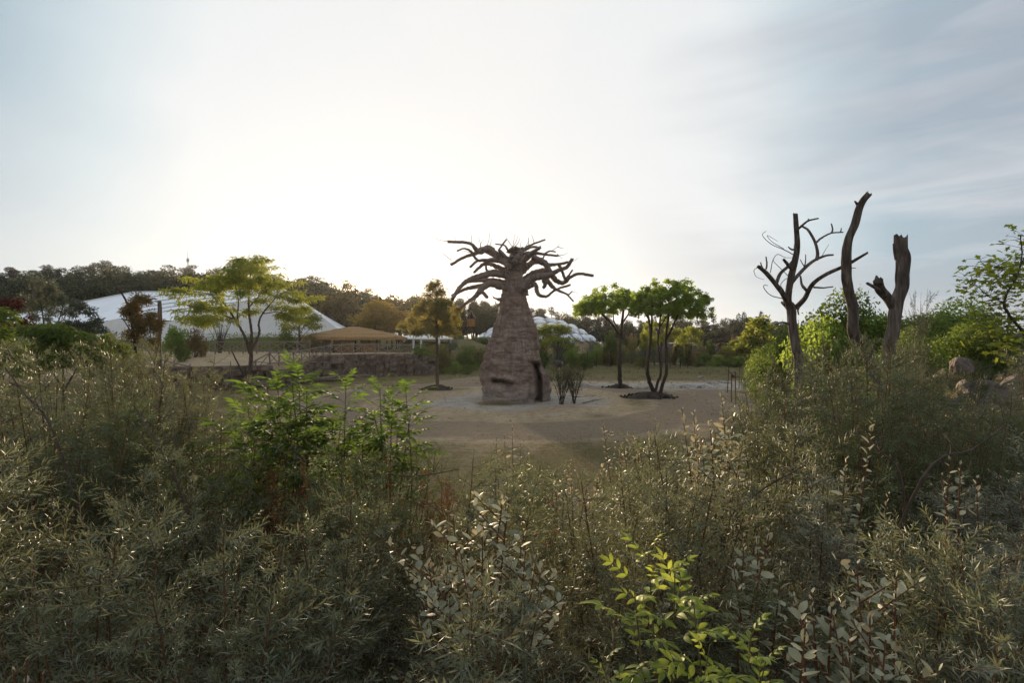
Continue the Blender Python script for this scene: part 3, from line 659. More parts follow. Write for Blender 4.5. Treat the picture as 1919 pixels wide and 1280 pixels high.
    BR = [
     ([(640, 290), (545, 215), (485, 163), (430, 180), (400, 168), (375, 138), (330, 122), (215, 117)], 24, 9, -.2, -1.3),
     ([(630, 250), (530, 205), (450, 170), (400, 192), (320, 220), (235, 268)], 22, 10, .2, 1.2),
     ([(620, 250), (540, 240), (480, 240), (410, 245), (365, 282)], 17, 8, -.5, -1.8),
     ([(412, 243), (378, 205), (365, 180), (320, 162), (275, 178)], 9, 5, -1.5, -1.9),
     ([(630, 320), (560, 292), (470, 262), (420, 290), (390, 318)], 16, 9, .4, 1.8),
     ([(630, 350), (520, 325), (430, 347), (340, 378), (285, 430), (243, 497)], 24, 12, -.3, -1.9),
     ([(620, 400), (530, 378), (430, 375), (350, 382), (325, 388)], 19, 10, .5, 1.5),
     ([(620, 415), (520, 395), (420, 415), (330, 432), (245, 475)], 21, 11, .8, 2.4),
     ([(615, 430), (500, 392), (440, 430), (395, 482), (340, 522), (285, 562)], 24, 10, -.6, -2.6),
     ([(415, 455), (440, 455), (470, 485)], 14, 10, -2.0, -2.2),
     ([(345, 515), (320, 540), (290, 572)], 9, 5, -2.4, -2.8),
     ([(600, 400), (555, 430), (515, 405)], 9, 6, .9, 1.5),
     ([(660, 270), (600, 225), (560, 180), (555, 165), (600, 104)], 15, 5, -.4, -.9),
     ([(612, 175), (590, 142), (532, 132)], 7, 4, -.6, -.8),
     ([(655, 280), (645, 200), (700, 182), (765, 138), (855, 105)], 22, 6, .1, 1.2),
     ([(690, 260), (745, 215), (790, 180), (825, 155)], 22, 10, -.6, -1.6),
     ([(700, 200), (770, 190), (850, 200), (942, 212)], 12, 7, -.2, -1.0),
     ([(860, 195), (890, 180), (928, 183)], 6, 4, -.8, -1.0),
     ([(720, 175), (760, 155), (800, 152), (820, 165)], 10, 6, .8, 1.0),
     ([(670, 350), (730, 290), (790, 250), (880, 270), (960, 265), (1005, 255)], 23, 9, .3, 1.8),
     ([(780, 225), (850, 255), (900, 330), (935, 378), (985, 388), (1035, 350), (1090, 330), (1175, 343)], 19, 9, -.4, -1.9),
     ([(690, 430), (740, 385), (800, 352), (880, 345), (940, 312), (1000, 290), (1035, 240)], 25, 11, -.7, -2.4),
     ([(690, 400), (770, 335), (850, 310), (905, 330)], 20, 14, .5, 1.3),
     ([(690, 445), (760, 410), (795, 405), (815, 470), (870, 482), (925, 440), (1025, 405)], 17, 7, -.6, -1.5),
     ([(820, 340), (870, 375), (920, 428), (1000, 467), (1045, 512)], 16, 5, -1.0, -2.2),
     ([(1000, 465), (1015, 470), (1038, 450)], 6, 4, -1.8, -1.9),
     ([(945, 262), (970, 310), (988, 360)], 11, 8, -1.6, -1.8),
     ([(990, 370), (1015, 345), (1040, 308)], 8, 5, -1.6, -1.7),
     ([(650, 250), (680, 225), (690, 180), (655, 160), (620, 180)], 20, 13, -.9, -.5),
     ([(630, 300), (600, 270), (590, 245), (640, 215)], 17, 12, -.9, -.6),
     ([(660, 300), (655, 260), (680, 215), (640, 175)], 30, 16, -.4, -.3),
     ([(640, 310), (690, 280), (720, 235), (700, 170), (705, 160)], 26, 7, .2, .6),
     ([(565, 505), (540, 500), (515, 488)], 12, 4, -1.2, -1.6),
     ([(560, 530), (540, 545), (525, 515)], 6, 3, -1.3, -1.7),
     ([(720, 420), (735, 445), (738, 470)], 15, 9, -1.2, -1.3),
     ([(470, 310), (465, 290), (468, 262)], 8, 7, 1.0, 1.2),
     ([(770, 185), (830, 240), (860, 195)], 9, 5, .2, .5),
     ([(850, 380), (860, 405), (850, 420)], 14, 10, -1.2, -1.3)]
    for a in BR: br(*a)
    # thin whips left on the lopped ends
    for a, b_, bend in (((215, 112), (112, 90), 8), ((370, 125), (362, 55), 4), ((430, 160), (412, 80), 6), ((425, 150), (455, 95), -4), ((470, 150), (490, 55), 4), ((490, 145), (502, 95), 2), ((650, 165), (595, 75), -8), ((640, 160), (655, 65), 3), ((640, 160), (678, 80), 3), ((655, 150), (692, 92), 5), ((690, 160), (695, 120), 3),
                        ((720, 160), (752, 85), 6), ((750, 140), (745, 90), 2), ((785, 125), (768, 70), 3), ((880, 185), (955, 135), 6), ((940, 150), (985, 158), 4), ((945, 210), (1010, 190), 5), ((940, 200), (975, 232), -5), ((1005, 255), (1085, 222), 6), ((235, 240), (170, 195), -12), ((365, 190), (300, 180), -5), ((260, 120), (255, 80), 2), ((1045, 455), (1080, 462), -4), ((300, 440), (215, 372), 10), ((520, 500), (490, 455), 5), ((800, 420), (775, 470), 4)):
        d = rs.uniform(-1.2, 1.2); m_ = ((a[0] + b_[0]) / 2 + bend, (a[1] + b_[1]) / 2 + bend)
        mb = MB(); limb(mb, [cr(*a, d), cr(*m_, d + rs.normal(0, .1)), cr(*b_, d + rs.normal(0, .2))], .022, .007, 9, 4); mb.build('twig', M['dark_bark'], r)
    # straw heap at the foot
    h = P(925, 750, 34.0); mb = MB(); n = 900; a = rs.uniform(0, 6.28, n); q = np.sqrt(rs.rand(n)); pos = np.stack([np.cos(a) * q * 1.25, np.sin(a) * q * .55, .16 * (1 - q * q) + .02 + rs.rand(n) * .04], -1)
    d = nrm(np.stack([rs.normal(0, 1, n), rs.normal(0, 1, n), rs.normal(0, .25, n)], -1)); leaf4(mb, pos, d, np.tile(UP, (n, 1)), rs.uniform(.15, .4, n), .02)
    ob = mb.build('straw_heap', M['dry_grass'], loc=(h[0], h[1], Tz(h[0], h[1]))); tag(ob, 'flat heap of dull straw at the foot of the baobab', 'straw', kind='stuff')
build_baobab()

# hanging wooden feeder
def build_feeder():
    Y = 34.5; c = P(883, 600, Y); r = thing('hanging_feeder', 'wooden hexagonal feeder box with pitched roof hanging under a baobab branch', 'feeder', c); k = Y / 959.5
    n = 6; a = np.arange(n) / n * 2 * np.pi + .2
    ring = lambda q, z: np.stack([np.cos(a) * q * k, np.sin(a) * q * k, 0 * a - z * k], -1)
    for j in range(n):
        A, B = ring(7.6, -2)[[j, (j + 1) % n]], ring(8.4, 12)[[j, (j + 1) % n]]
        V = np.vstack([A, B[::-1]]); MB().add(np.vstack([V, V * [.93, .93, 1]]), Q=[[0, 3, 2, 1], [4, 5, 6, 7], [0, 1, 5, 4], [2, 3, 7, 6], [1, 2, 6, 5], [3, 0, 4, 7]]).build('board', M['orange_wood'], r)
        V, T_, Q = tubes(np.stack([ring(9, -3)[j], (ring(9, -3)[j] + [0, 0, 15.5 * k]) * [.08, .08, 1]])[None], np.array([[.03, .03]]), 4); MB().add(V, T_, Q).build('roof_rib', M['grey_wood'], r)
    V = np.vstack([ring(8.6, -3), [[0, 0, 15 * k]]]); MB().add(V, np.stack([np.arange(n), (np.arange(n) + 1) % n, np.full(n, n)], -1)).build('roof', M['dark_wood'], r)
    V = np.vstack([ring(8.3, 12), [[0, 0, -12.5 * k]]]); MB().add(V, np.stack([(np.arange(n) + 1) % n, np.arange(n), np.full(n, n)], -1)).build('floor_board', M['dark_wood'], r)
    q = P(876, 556, Y + 1.0) - c
    V, T_, Q = tubes(np.stack([[0, 0, 15 * k], q * .5 + [0, 0, 8 * k], q])[None], np.full((1, 3), .02), 4); MB().add(V, T_, Q).build('rope', M['dark_wood'], r)
build_feeder()

# ------------------------------------------------------------------ dead trees on the right
def dead_tree(name, label, Y, base, limbs, group=None):
    b = P(*base, Y); zb = Tz(b[0], b[1]) - .2; o = np.array([b[0], b[1], zb]); r = thing(name, label, 'dead tree', o)
    rs = np.random.RandomState(int(base[0])); k = Y / 959.5 / 3.369
    for nm, pts, r0, r1, d0, d1 in limbs:
        n = len(pts); ds = np.linspace(d0, d1, n)
        pp = [P(1380 + x / 3.369, 340 + y / 3.369, Y + d) - o for (x, y), d in zip(pts, ds)]
        if nm == 'trunk': pp = [np.array([0.0, 0.0, 0.0])] + pp
        mb = MB(); q_ = .84 if base[0] < 1550 else 1.0; limb(mb, pp, r0 * k * q_, r1 * k * q_, (14 if r0 > 12 else 8) * len(pp), 20 if r0 > 12 else 7, rs if r0 <= 12 else None, .02, .75 if r0 > 12 else .4 if r0 > 5 else 0); mb.build(nm, M['dead_wood'], r, smooth=True)
dead_tree('dead_tree', 'forked bare dead tree with many lopped limbs, the leftmost of the three', 14.0, (1495, 690), [
    ('trunk', [(395, 1200), (375, 1050), (355, 920), (345, 800), (320, 770)], 34, 30, 0, 0),
    ('limb', [(330, 800), (325, 740), (345, 610), (370, 500), (385, 400), (378, 290), (373, 215)], 26, 15, 0, -.8),
    ('limb', [(335, 790), (300, 720), (240, 640), (190, 580), (143, 540)], 21, 12, 0, -1.0),
    ('limb', [(340, 700), (345, 650), (420, 560), (490, 500), (560, 470), (610, 464)], 16, 6, 0, 1.0),
    ('limb', [(505, 495), (512, 450), (495, 380), (455, 310), (420, 285)], 13, 8, .6, .9),
    ('limb', [(390, 300), (430, 265), (460, 245), (517, 232)], 9, 5, -.6, -1.2),
    ('limb', [(500, 388), (540, 355), (600, 325), (670, 320)], 9, 5, .8, 1.4),
    ('stub', [(600, 325), (607, 300), (600, 268)], 7, 5, 1.0, 1.1), ('stub', [(655, 322), (660, 310), (663, 295)], 5, 4, 1.3, 1.3), ('stub', [(455, 252), (453, 245), (455, 236)], 5, 4, -.9, -.9),
    ('limb', [(375, 800), (430, 740), (480, 650), (560, 590), (680, 535), (760, 490), (825, 452)], 19, 7, 0, -1.6),
    ('limb', [(255, 640), (280, 580), (330, 535), (360, 500)], 13, 10, -.5, -.3), ('limb', [(300, 495), (320, 520), (340, 545)], 10, 12, -.8, -.5),
    ('stub', [(188, 555), (192, 520), (187, 478)], 6, 4, -.7, -.8), ('stub', [(165, 545), (158, 530), (153, 510)], 5, 4, -.8, -.8),
    ('twig', [(360, 462), (300, 430), (220, 395), (165, 340), (188, 312)], 3.5, 1.5, -.5, -1.2), ('twig', [(300, 425), (225, 380), (195, 340), (262, 378)], 2.5, 1.2, -.5, -.6),
    ('twig', [(215, 575), (230, 500), (260, 460), (310, 480), (355, 480)], 3, 1.5, -.7, 0), ('twig', [(140, 540), (112, 560), (125, 600), (175, 620)], 2.5, 1.2, -1, -1.2), ('twig', [(290, 740), (220, 720), (178, 680), (175, 655), (200, 658)], 3.5, 2, -.2, -.8),
    ('twig', [(330, 600), (290, 560), (240, 510), (232, 490)], 3, 1.5, -.1, .5), ('twig', [(300, 690), (280, 650), (320, 612), (345, 640)], 3, 2, -.2, .4),
    ('stub', [(370, 430), (350, 430), (330, 415)], 8, 4, -.5, -.8), ('stub', [(430, 540), (437, 500), (437, 460)], 5, 3, .4, .3), ('twig', [(430, 540), (415, 515), (403, 492)], 4, 3, .4, .5), ('twig', [(540, 472), (560, 435), (585, 395)], 2.5, 1.2, .9, 1.1),
    ('stub', [(445, 690), (415, 655), (405, 600)], 12, 7, -.4, .2), ('limb', [(490, 668), (540, 672), (608, 665)], 7, 4, -.7, -1.2), ('twig', [(700, 545), (725, 545), (755, 548)], 4, 2, -1.2, -1.4), ('stub', [(330, 900), (290, 890), (255, 900)], 9, 5, -.1, -.5), ('stub', [(395, 790), (388, 815), (393, 840)], 8, 5, -.2, -.3), ('stub', [(370, 390), (365, 420), (372, 360)], 6, 3, 0, .3)])
dead_tree('dead_tree', 'tall single dead pole trunk bent towards its top, the middle of the three', 13.0, (1695, 690), [
    ('trunk', [(830, 1080), (760, 1000), (735, 920), (735, 800), (705, 680), (695, 560), (697, 450), (712, 360), (750, 270), (775, 170), (800, 120), (828, 86)], 36, 17, 0, -.8),
    ('stub', [(770, 150), (760, 140), (750, 128)], 9, 5, -.6, -.7), ('twig', [(695, 655), (680, 640), (667, 615)], 6, 4, -.2, -.4)])
dead_tree('dead_tree', 'thick dead stump with a short side fork, the rightmost of the three', 11.5, (1665, 690), [
    ('trunk', [(960, 1180), (960, 1040), (985, 960), (1000, 830), (1015, 750), (1045, 660), (1050, 560), (1055, 480), (1040, 430), (1040, 382)], 36, 36, 0, 0),
    ('limb', [(990, 790), (960, 740), (915, 690), (900, 660), (895, 632)], 27, 25, 0, -.4), ('stub', [(915, 695), (880, 672), (830, 645)], 14, 8, -.2, -.7), ('stub', [(1015, 490), (1003, 440), (996, 398)], 14, 7, -.3, -.4)])

# ------------------------------------------------------------------ vegetation prototypes
def crown_pts(rs, blobs, n, shell=.55):
    """points through a crown of overlapping leafy blobs, denser near each blob's outside"""
    bl = np.array(blobs, float); vol = bl[:, 3] * bl[:, 4] * bl[:, 5]; w = vol ** .72; w /= w.sum()
    k = rs.choice(len(bl), n, p=w); d = rand_dir(rs, n); q = (shell + (1 - shell) * rs.rand(n)) * np.where(rs.rand(n) < .12, 1.14, 1.0)
    return bl[k, :3] + d * bl[k, 3:6] * q[:, None], d, k
def crown(rs, blobs, n, L, W, mat, name='crown', shell=.5, flat=.5, droop=.2, cluster=1, tintf=None):
    p, d, k = crown_pts(rs, blobs, n // cluster, shell)
    if cluster > 1:
        p = np.repeat(p, cluster, 0) + rs.normal(0, L * .45, (len(p) * cluster, 3)); d = np.repeat(d, cluster, 0)
    m = len(p); D = nrm(d * .6 + rs.normal(0, .7, (m, 3)) * [1, 1, .6]); N = nrm(UP * flat + d * .5 + rs.normal(0, .45, (m, 3)))
    mb = MB(); s = rs.uniform(.65, 1.3, m); leaf4(mb, p, D, N, L * s, W * s, droop=droop)
    return mb.mesh(name, mat)
def trunk_mesh(rs, H, r, blobs, mat, nb=7, lean=.05, fork=.45, name='trunk', s=7):
    mb = MB(); top = np.array([rs.normal(0, lean) * H, rs.normal(0, lean) * H, H])
    mid = top * .5 + rs.normal(0, lean * H * .4, 3) * [1, 1, 0]
    limb(mb, [(0, 0, -.3), mid * .5, mid, top], [r * 1.5, r, r * .75, r * .3], 0, 14, s, rs, .05)
    bl = sorted(blobs, key=lambda b: -b[3])[:nb]
    for b in bl:
        f = rs.uniform(fork, .8); st = mid * 2 * f if f < .5 else mid + (top - mid) * (f - .5) * 2
        e = np.array(b[:3]); m_ = (st + e) / 2 + np.array([0, 0, -.06 * H])
        limb(mb, [st, m_, e], r * .5, r * .14, 9, 5, rs, .05)
    return mb.mesh(name, mat, smooth=True)
def far_broadleaf(seed, mat):
    rs = np.random.RandomState(seed); bl = []
    for i in range(13):
        a = rs.uniform(0, 6.28); q = rs.uniform(0, 3.2); z = rs.uniform(6, 12.2) - q * .5; s = rs.uniform(1.5, 2.6)
        bl.append((math.cos(a) * q, math.sin(a) * q, z, s, s, s * .8))
    for i in range(6):
        a = rs.uniform(0, 6.28); q = rs.uniform(2, 3.8); bl.append((math.cos(a) * q, math.sin(a) * q, rs.uniform(3, 6.5), 1.7, 1.7, 1.5))
    return [('trunk', trunk_mesh(rs, 11, .28, bl, M['dark_bark'], 5)), ('crown', crown(rs, bl, 3600, .62, .42, mat, shell=.55))]
def far_pine(seed):
    rs = np.random.RandomState(seed); bl = []
    for i in range(11):
        a = rs.uniform(0, 6.28); q = rs.uniform(.3, 2.0); bl.append((math.cos(a) * q, math.sin(a) * q, rs.uniform(7.5, 14), rs.uniform(1.0, 1.7), rs.uniform(1.0, 1.7), rs.uniform(.6, 1.0)))
    for i in range(5):
        a = rs.uniform(0, 6.28); bl.append((math.cos(a) * 1.6, math.sin(a) * 1.6, rs.uniform(3, 8), 1.3, 1.3, .7))
    return [('trunk', trunk_mesh(rs, 13.5, .22, bl, M['dark_bark'], 6)), ('crown', crown(rs, bl, 2800, .55, .22, M['pine_leaf'], shell=.3))]
def far_spruce(seed):
    rs = np.random.RandomState(seed); n = 3200; z = 15 * (1 - np.sqrt(rs.rand(n)) * .93); a = rs.uniform(0, 6.28, n)
    tier = .72 + .28 * np.abs(np.sin(z * 2.3 + np.sin(a * 3) * .6)); q = (15 - z) / 15 * 3.1 * tier * np.sqrt(rs.uniform(.25, 1, n)) + .08
    p = np.stack([np.cos(a) * q, np.sin(a) * q, z - q * .22], -1); d = nrm(np.stack([np.cos(a), np.sin(a), -.35 + 0 * a], -1) + rs.normal(0, .3, (n, 3)))
    mb = MB(); leaf4(mb, p, d, nrm(UP + rs.normal(0, .4, (n, 3))), rs.uniform(.5, .95, n), .26, droop=.15)
    t = MB(); limb(t, [(0, 0, -.3), (0, 0, 7), (0, 0, 15)], .22, .03, 8, 6)
    return [('trunk', t.mesh('trunk', M['dark_bark'])), ('crown', mb.mesh('crown', M['pine_leaf']))]
BL = [far_broadleaf(s, M['far_leaf']) for s in (1, 2, 3, 4)]
PN = [far_pine(s) for s in (11, 12, 13)]; SP = [far_spruce(s) for s in (21, 22)]

# ---- wood on the far hill: single trees
rs = np.random.RandomState(5)
cnt = 0
for row, (Y0, dens) in enumerate(((226, 4.6), (205, 6.2), (184, 6.8), (163, 7.6), (144, 8.6))):
    x = -(1.04 * Y0)
    while x < -.09 * Y0:
        px = 959.5 + x / Y0 * 959.5; Y = Y0 + rs.uniform(-7, 7)
        ok = px < 870
        if ok and cnt < 298:
            dx = abs(px - 702)
            sc = rs.uniform(.85, 1.15) * (1.0 if row == 0 else 1.08)
            if row == 0 and dx < 26: sc *= .80
            pr = BL[rs.randint(4)] if rs.rand() < .8 else PN[rs.randint(3)]
            spawn(pr, 'hill_tree', 'dark broad crowned tree of the wood covering the far hill', 'tree', (x, Y, Tz(x, Y) - .6), rs.uniform(0, 6.28), (sc * rs.uniform(1.0, 1.25), sc * rs.uniform(1.0, 1.25), sc), 'trees of the wood on the far hill')
            cnt += 1
        x += dens * rs.uniform(.75, 1.25)
# ---- pines and spruces beyond the dome and the huts
for Y0, dens in ((184, 4.0), (172, 4.2), (160, 4.6), (148, 5.4)):
    x = -.10 * Y0
    while x < .60 * Y0:
        px = 959.5 + x / Y0 * 959.5; Y = Y0 + rs.uniform(-5, 5); u = rs.rand()
        top = np.interp(px, [860, 905, 960, 1020, 1100, 1200, 1300, 1400, 1480], [560, 560, 574, 572, 590, 592, 594, 588, 600]) + rs.uniform(-6, 8) + (184 - Y0) * .5
        h = (640 - top) / 959.5 * Y + CAM_Z - Tz(x, Y)
        pr, nm, lab = ((SP[rs.randint(2)], 'spruce_tree', 'dark pointed spruce standing in the far conifer wood') if u < .3 and px > 1150 else (PN[rs.randint(3)], 'pine_tree', 'dark irregular pine standing in the far conifer wood') if u < .75 else (BL[rs.randint(4)], 'broadleaf_tree', 'rounded broadleaf tree among the far conifers'))
        hh = {'spruce_tree': 15, 'pine_tree': 14.6, 'broadleaf_tree': 13.6}[nm]; sz = h / hh
        spawn(pr, nm, lab, 'tree', (x, Y, Tz(x, Y)), rs.uniform(0, 6.28), (max(sz, .8),) * 2 + (sz,), 'trees of the far conifer wood')
        x += dens * rs.uniform(.75, 1.25)
rs = np.random.RandomState(91)
for px in np.linspace(842, 945, 13):
    Y = rs.uniform(140, 185); q = P(px, rs.uniform(566, 592), Y); z = Tz(q[0], Y); h = (q[2] - z) / 13.6; spawn(BL[rs.randint(4)], 'broadleaf_tree', 'rounded broadleaf tree among the far conifers', 'tree', (q[0], Y, z), rs.uniform(0, 6.28), (max(h, .7), max(h, .7), h), 'trees of the far conifer wood')
for px, top, Y, lab in ((1384, 585, 150, 'tall dark spruce whose tip rises highest above the nest-roofed hut'), (1395, 582, 156, 'tall slim spruce close beside the highest one above the huts'), (1427, 581, 150, 'lone spruce standing in the gap beyond the pale green tree by the huts')):
    q = P(px, top, Y); z = Tz(q[0], Y); s = (q[2] - z) / 15
    spawn(SP[0], 'spruce_tree', lab, 'tree', (q[0], Y, z), px, (s, s, s))
# hilltop mast
q = P(352, 505, 222); z = Tz(q[0], 222); h = P(352, 470, 222)[2] - z
r = thing('radio_mast', 'thin lattice radio mast rising above the wooded hill', 'mast', (q[0], 222, z))
mb = MB()
for a in (0, 2.1, 4.2): limb(mb, [(math.cos(a) * .5, math.sin(a) * .5, 0), (math.cos(a) * .22, math.sin(a) * .22, h * .86)], .09, .07, 4, 4)
for k in range(22):
    a = (k % 3) * 2.1; b = a + 2.1; z0 = k / 22 * h * .86; w = .5 - .28 * k / 22; limb(mb, [(math.cos(a) * w, math.sin(a) * w, z0), (math.cos(b) * w, math.sin(b) * w, z0 + h / 22)], .05, .05, 2, 4)
mb.build('lattice', M['steel'], r)
mb = MB(); limb(mb, [(0, 0, h * .80), (0, 0, h)], .12, .05, 4, 6); mb.build('antenna', M['steel'], r)
mb = MB(); limb(mb, [(0, 0, h * .78), (0, 0, h * .84)], .55, .55, 2, 10); mb.build('platform', M['steel'], r)

# ---- generic bush and small-tree prototypes (metres, unit-ish sizes)
def bush(seed, mat, n=2600, L=.16, W=.09, h=2.0, w=1.6, up=False, stems=9):
    rs = np.random.RandomState(seed); bl = []
    for i in range(16):
        a = rs.uniform(0, 6.28); q = rs.uniform(0, w * .75); z = rs.uniform(.25, .85) * h * (1 - .45 * (q / w) ** 2); s = rs.uniform(.22, .42) * w
        bl.append((math.cos(a) * q, math.sin(a) * q, z, s, s, s * .75))
    if up:
        for i in range(9):
            a = rs.uniform(0, 6.28); q = rs.uniform(0, w * .6); bl.append((math.cos(a) * q, math.sin(a) * q, h * rs.uniform(.8, 1.05), .14 * w, .14 * w, .30 * h))
    mb = MB()
    for k in range(stems):
        b = bl[k]; limb(mb, [(rs.normal(0, .1), rs.normal(0, .1), -.1), (b[0] * .4, b[1] * .4, b[2] * .6), b[:3]], .035, .01, 7, 4, rs)
    return [('stems', mb.mesh('stems', M['bark'])), ('foliage', crown(rs, bl, n, L, W, mat, 'foliage', shell=.45, flat=.6))]
def layered_tree(seed, mat, H, rad, n, L, W, z0=.45, trunk_r=.09, bark='bark', layers=9, flatness=.16, droop=.35, trunks=1, s=6):
    """flat-tiered crown on a slim trunk (acacia, locust)"""
    rs = np.random.RandomState(seed); bl = []
    for i in range(layers * 3):
        t = rs.rand(); z = H * (z0 + (.97 - z0) * t); q = rad * (1 - .65 * t ** 2) * math.sqrt(rs.uniform(.05, 1)); a = rs.uniform(0, 6.28); sz = rad * rs.uniform(.2, .36)
        bl.append((math.cos(a) * q, math.sin(a) * q, z, sz, sz, sz * flatness * 2))
    mb = MB()
    for t in range(trunks):
        a0 = rs.uniform(0, 6.28); off = np.array([math.cos(a0), math.sin(a0), 0]) * (rad * .18 if trunks > 1 else .05)
        top = off * 2 + [0, 0, H * .86]
        limb(mb, [(off[0] * .2, off[1] * .2, -.2), off * .6 + [0, 0, H * .25], off * 1.4 + [0, 0, H * .55], top], [trunk_r * 1.3, trunk_r, trunk_r * .7, trunk_r * .25], 0, 14, s, rs, .05)
        for b in bl[t::trunks][:9]:
            zb = rs.uniform(.28, .62) * H; st = off * (.6 + zb / H) + [0, 0, min(zb, b[2] * .85)]
            limb(mb, [st, (st + np.array(b[:3])) / 2 + [0, 0, H * .03], b[:3]], trunk_r * .42, trunk_r * .1, 8, 4, rs)
    return [('trunk', mb.mesh('trunk', M[bark], smooth=True)), ('crown', crown(rs, bl, n, L, W, mat, shell=.1, flat=1.0, droop=droop))]
BUSH = [bush(s, M['bush_leaf']) for s in (31, 32, 33)]
FINE = [bush(s, M['bluegreen_leaf'], 3400, .14, .04, up=True) for s in (41, 42)]
TUFT = [bush(51, M['willow_leaf'], 4200, .15, .035, 2.4, 1.4, up=True), bush(52, M['willow_leaf'], 4200, .15, .035, 2.4, 1.5, up=True)]
ACA = [layered_tree(s, M['locust_leaf'], 4.5, 2.4, 2400, .26, .10, .5) for s in (61, 62, 63)]
RND = [layered_tree(s, M['bush_leaf'], 4.0, 1.5, 2600, .22, .13, .45, flatness=.4, layers=6, droop=.1) for s in (66, 67)]

def put(proto, name, label, cat, px, py_top, Y, h0, width=None, group=None, mats=None, rz=0.0, dz=0.0):
    q = P(px, py_top, Y); z = Tz(q[0], Y) + dz; s = (q[2] - z) / h0
    w = width / 959.5 * Y if width else None
    return spawn(proto, name, label, cat, (q[0], Y, z), rz, (w or s, w or s, s), group, mats)
def putb(i, fam, label, px, top, Y, wpx, mat=None, name='bush', h0=2.05, w0=3.6, rz=None, cat='bush', group=None):
    s = wpx / 959.5 * Y / w0; q = P(px, top, Y); z = Tz(q[0], Y) - .05
    return spawn(fam[i % len(fam)], name, label, cat, (q[0], Y, z), px * .37 if rz is None else rz, (s, s, (q[2] - z) / h0), group, {'foliage': M[mat]} if mat else None)

# bushes round the far side of the paddock
for k, (px, top, Y, w, mat, lab) in enumerate((
    (745, 652, 68, 70, 'olive_leaf', 'brownish bush where the mud wall ends'),
    (785, 643, 67, 90, None, 'big dark bush just left of the slim tree with the soil mound'),
    (832, 640, 69, 90, 'olive_leaf', 'big dark olive bush just right of the slim tree with the soil mound'),
    (862, 655, 73, 70, None, 'mid green bush between the slim tree and the baobab'),
    (842, 640, 78, 60, 'bluegreen_leaf', 'grey green bush on the bank right of the white canopy'),
    (872, 644, 79, 54, 'bush_leaf', 'green bush on the bank below the feeder box'),
    (902, 648, 77, 52, 'olive_leaf', 'olive bush on the bank left of the baobab trunk'),
    (922, 640, 80, 50, 'bush_leaf', 'green bush partly hidden by the left side of the baobab trunk'),
    (825, 650, 74, 46, 'bush_leaf', 'green bush on the bank below the white canopy'),
    (888, 660, 74, 36, 'umbrella_leaf', 'small bright green bush beside the baobab trunk'),
    (852, 676, 66, 50, 'umbrella_leaf', 'low green mound of shrub on the verge left of the baobab'),
    (878, 682, 65, 40, 'bush_leaf', 'low rounded shrub nearest the baobab on the verge'),
    (808, 688, 66, 40, 'olive_leaf', 'low tawny shrub behind the slim tree trunk'),
    (855, 622, 92, 60, 'bluegreen_leaf', 'grey green bush above the verge, below the feeder box'),
    (905, 630, 96, 50, 'bush_leaf', 'green bush in front of the left end of the dome'),
    (930, 636, 90, 50, 'olive_leaf', 'olive bush half behind the baobab trunk'),
    (760, 612, 100, 80, 'bluegreen_leaf', 'pale grey green bush behind the white canopy'),
    (728, 622, 98, 60, 'locust_leaf', 'yellow green bush behind the pavilion roof'),
    (1020, 650, 80, 50, 'bush_leaf', 'green bush behind the standing ostrich'),
    (1048, 645, 84, 70, 'bluegreen_leaf', 'grey green bush below the dome edge'),
    (1072, 650, 78, 56, 'umbrella_leaf', 'dark rounded bush below the right slope of the dome'),
    (1095, 658, 76, 50, 'bush_leaf', 'rough green bush near the pale dead tree'),
    (1060, 630, 96, 80, 'bush_leaf', 'wide green bush against the dome'),
    (1010, 636, 92, 50, 'olive_leaf', 'olive bush just right of the baobab trunk'),
    (1112, 640, 98, 60, 'bluegreen_leaf', 'blue green bush behind the pale dead tree'),
    (1165, 645, 98, 60, 'bush_leaf', 'green bush behind the round small tree'),
    (1200, 655, 90, 60, 'bluegreen_leaf', 'grey green bush behind the left umbrella tree trunk'),
    (1205, 664, 82, 44, 'olive_leaf', 'brown twiggy bush left of the multi-stemmed umbrella tree'),
    (1250, 655, 96, 50, 'bluegreen_leaf', 'grey green bush by the left hut wall'),
    (1285, 660, 92, 44, 'bush_leaf', 'low bush in front of the middle hut wall'),
    (1325, 658, 90, 40, 'bush_leaf', 'low bush between the two small layered trees and the nest hut'),
    (1345, 664, 86, 60, 'umbrella_leaf', 'dark bush in front of the nest-roofed hut'),
    (1385, 666, 84, 70, 'umbrella_leaf', 'dark spreading bush right of the nest-roofed hut'),
    (1412, 640, 88, 80, 'locust_leaf', 'pale green bush right of the huts'),
    (1310, 670, 84, 30, 'bush_leaf', 'small low bush beside the thin trunk of the layered tree'))):
    putb(k, BUSH if mat != 'bluegreen_leaf' else FINE, lab, px, top, Y, w, mat)
rs = np.random.RandomState(66)
for k in range(46):
    px = rs.uniform(1100, 1450) if k < 28 else rs.uniform(745, 935); Y = rs.uniform(88, 112) if k < 28 else rs.uniform(86, 118)
    putb(k, (BUSH + FINE), 'small bush in the mixed scrub along the far edge of the paddock', px, 656 - rs.uniform(0, 16) - (18 if k >= 28 else 4), Y, rs.uniform(26, 60), ['bush_leaf', 'bluegreen_leaf', 'olive_leaf', 'umbrella_leaf'][rs.randint(4)], group='scrub along the far edge of the paddock')
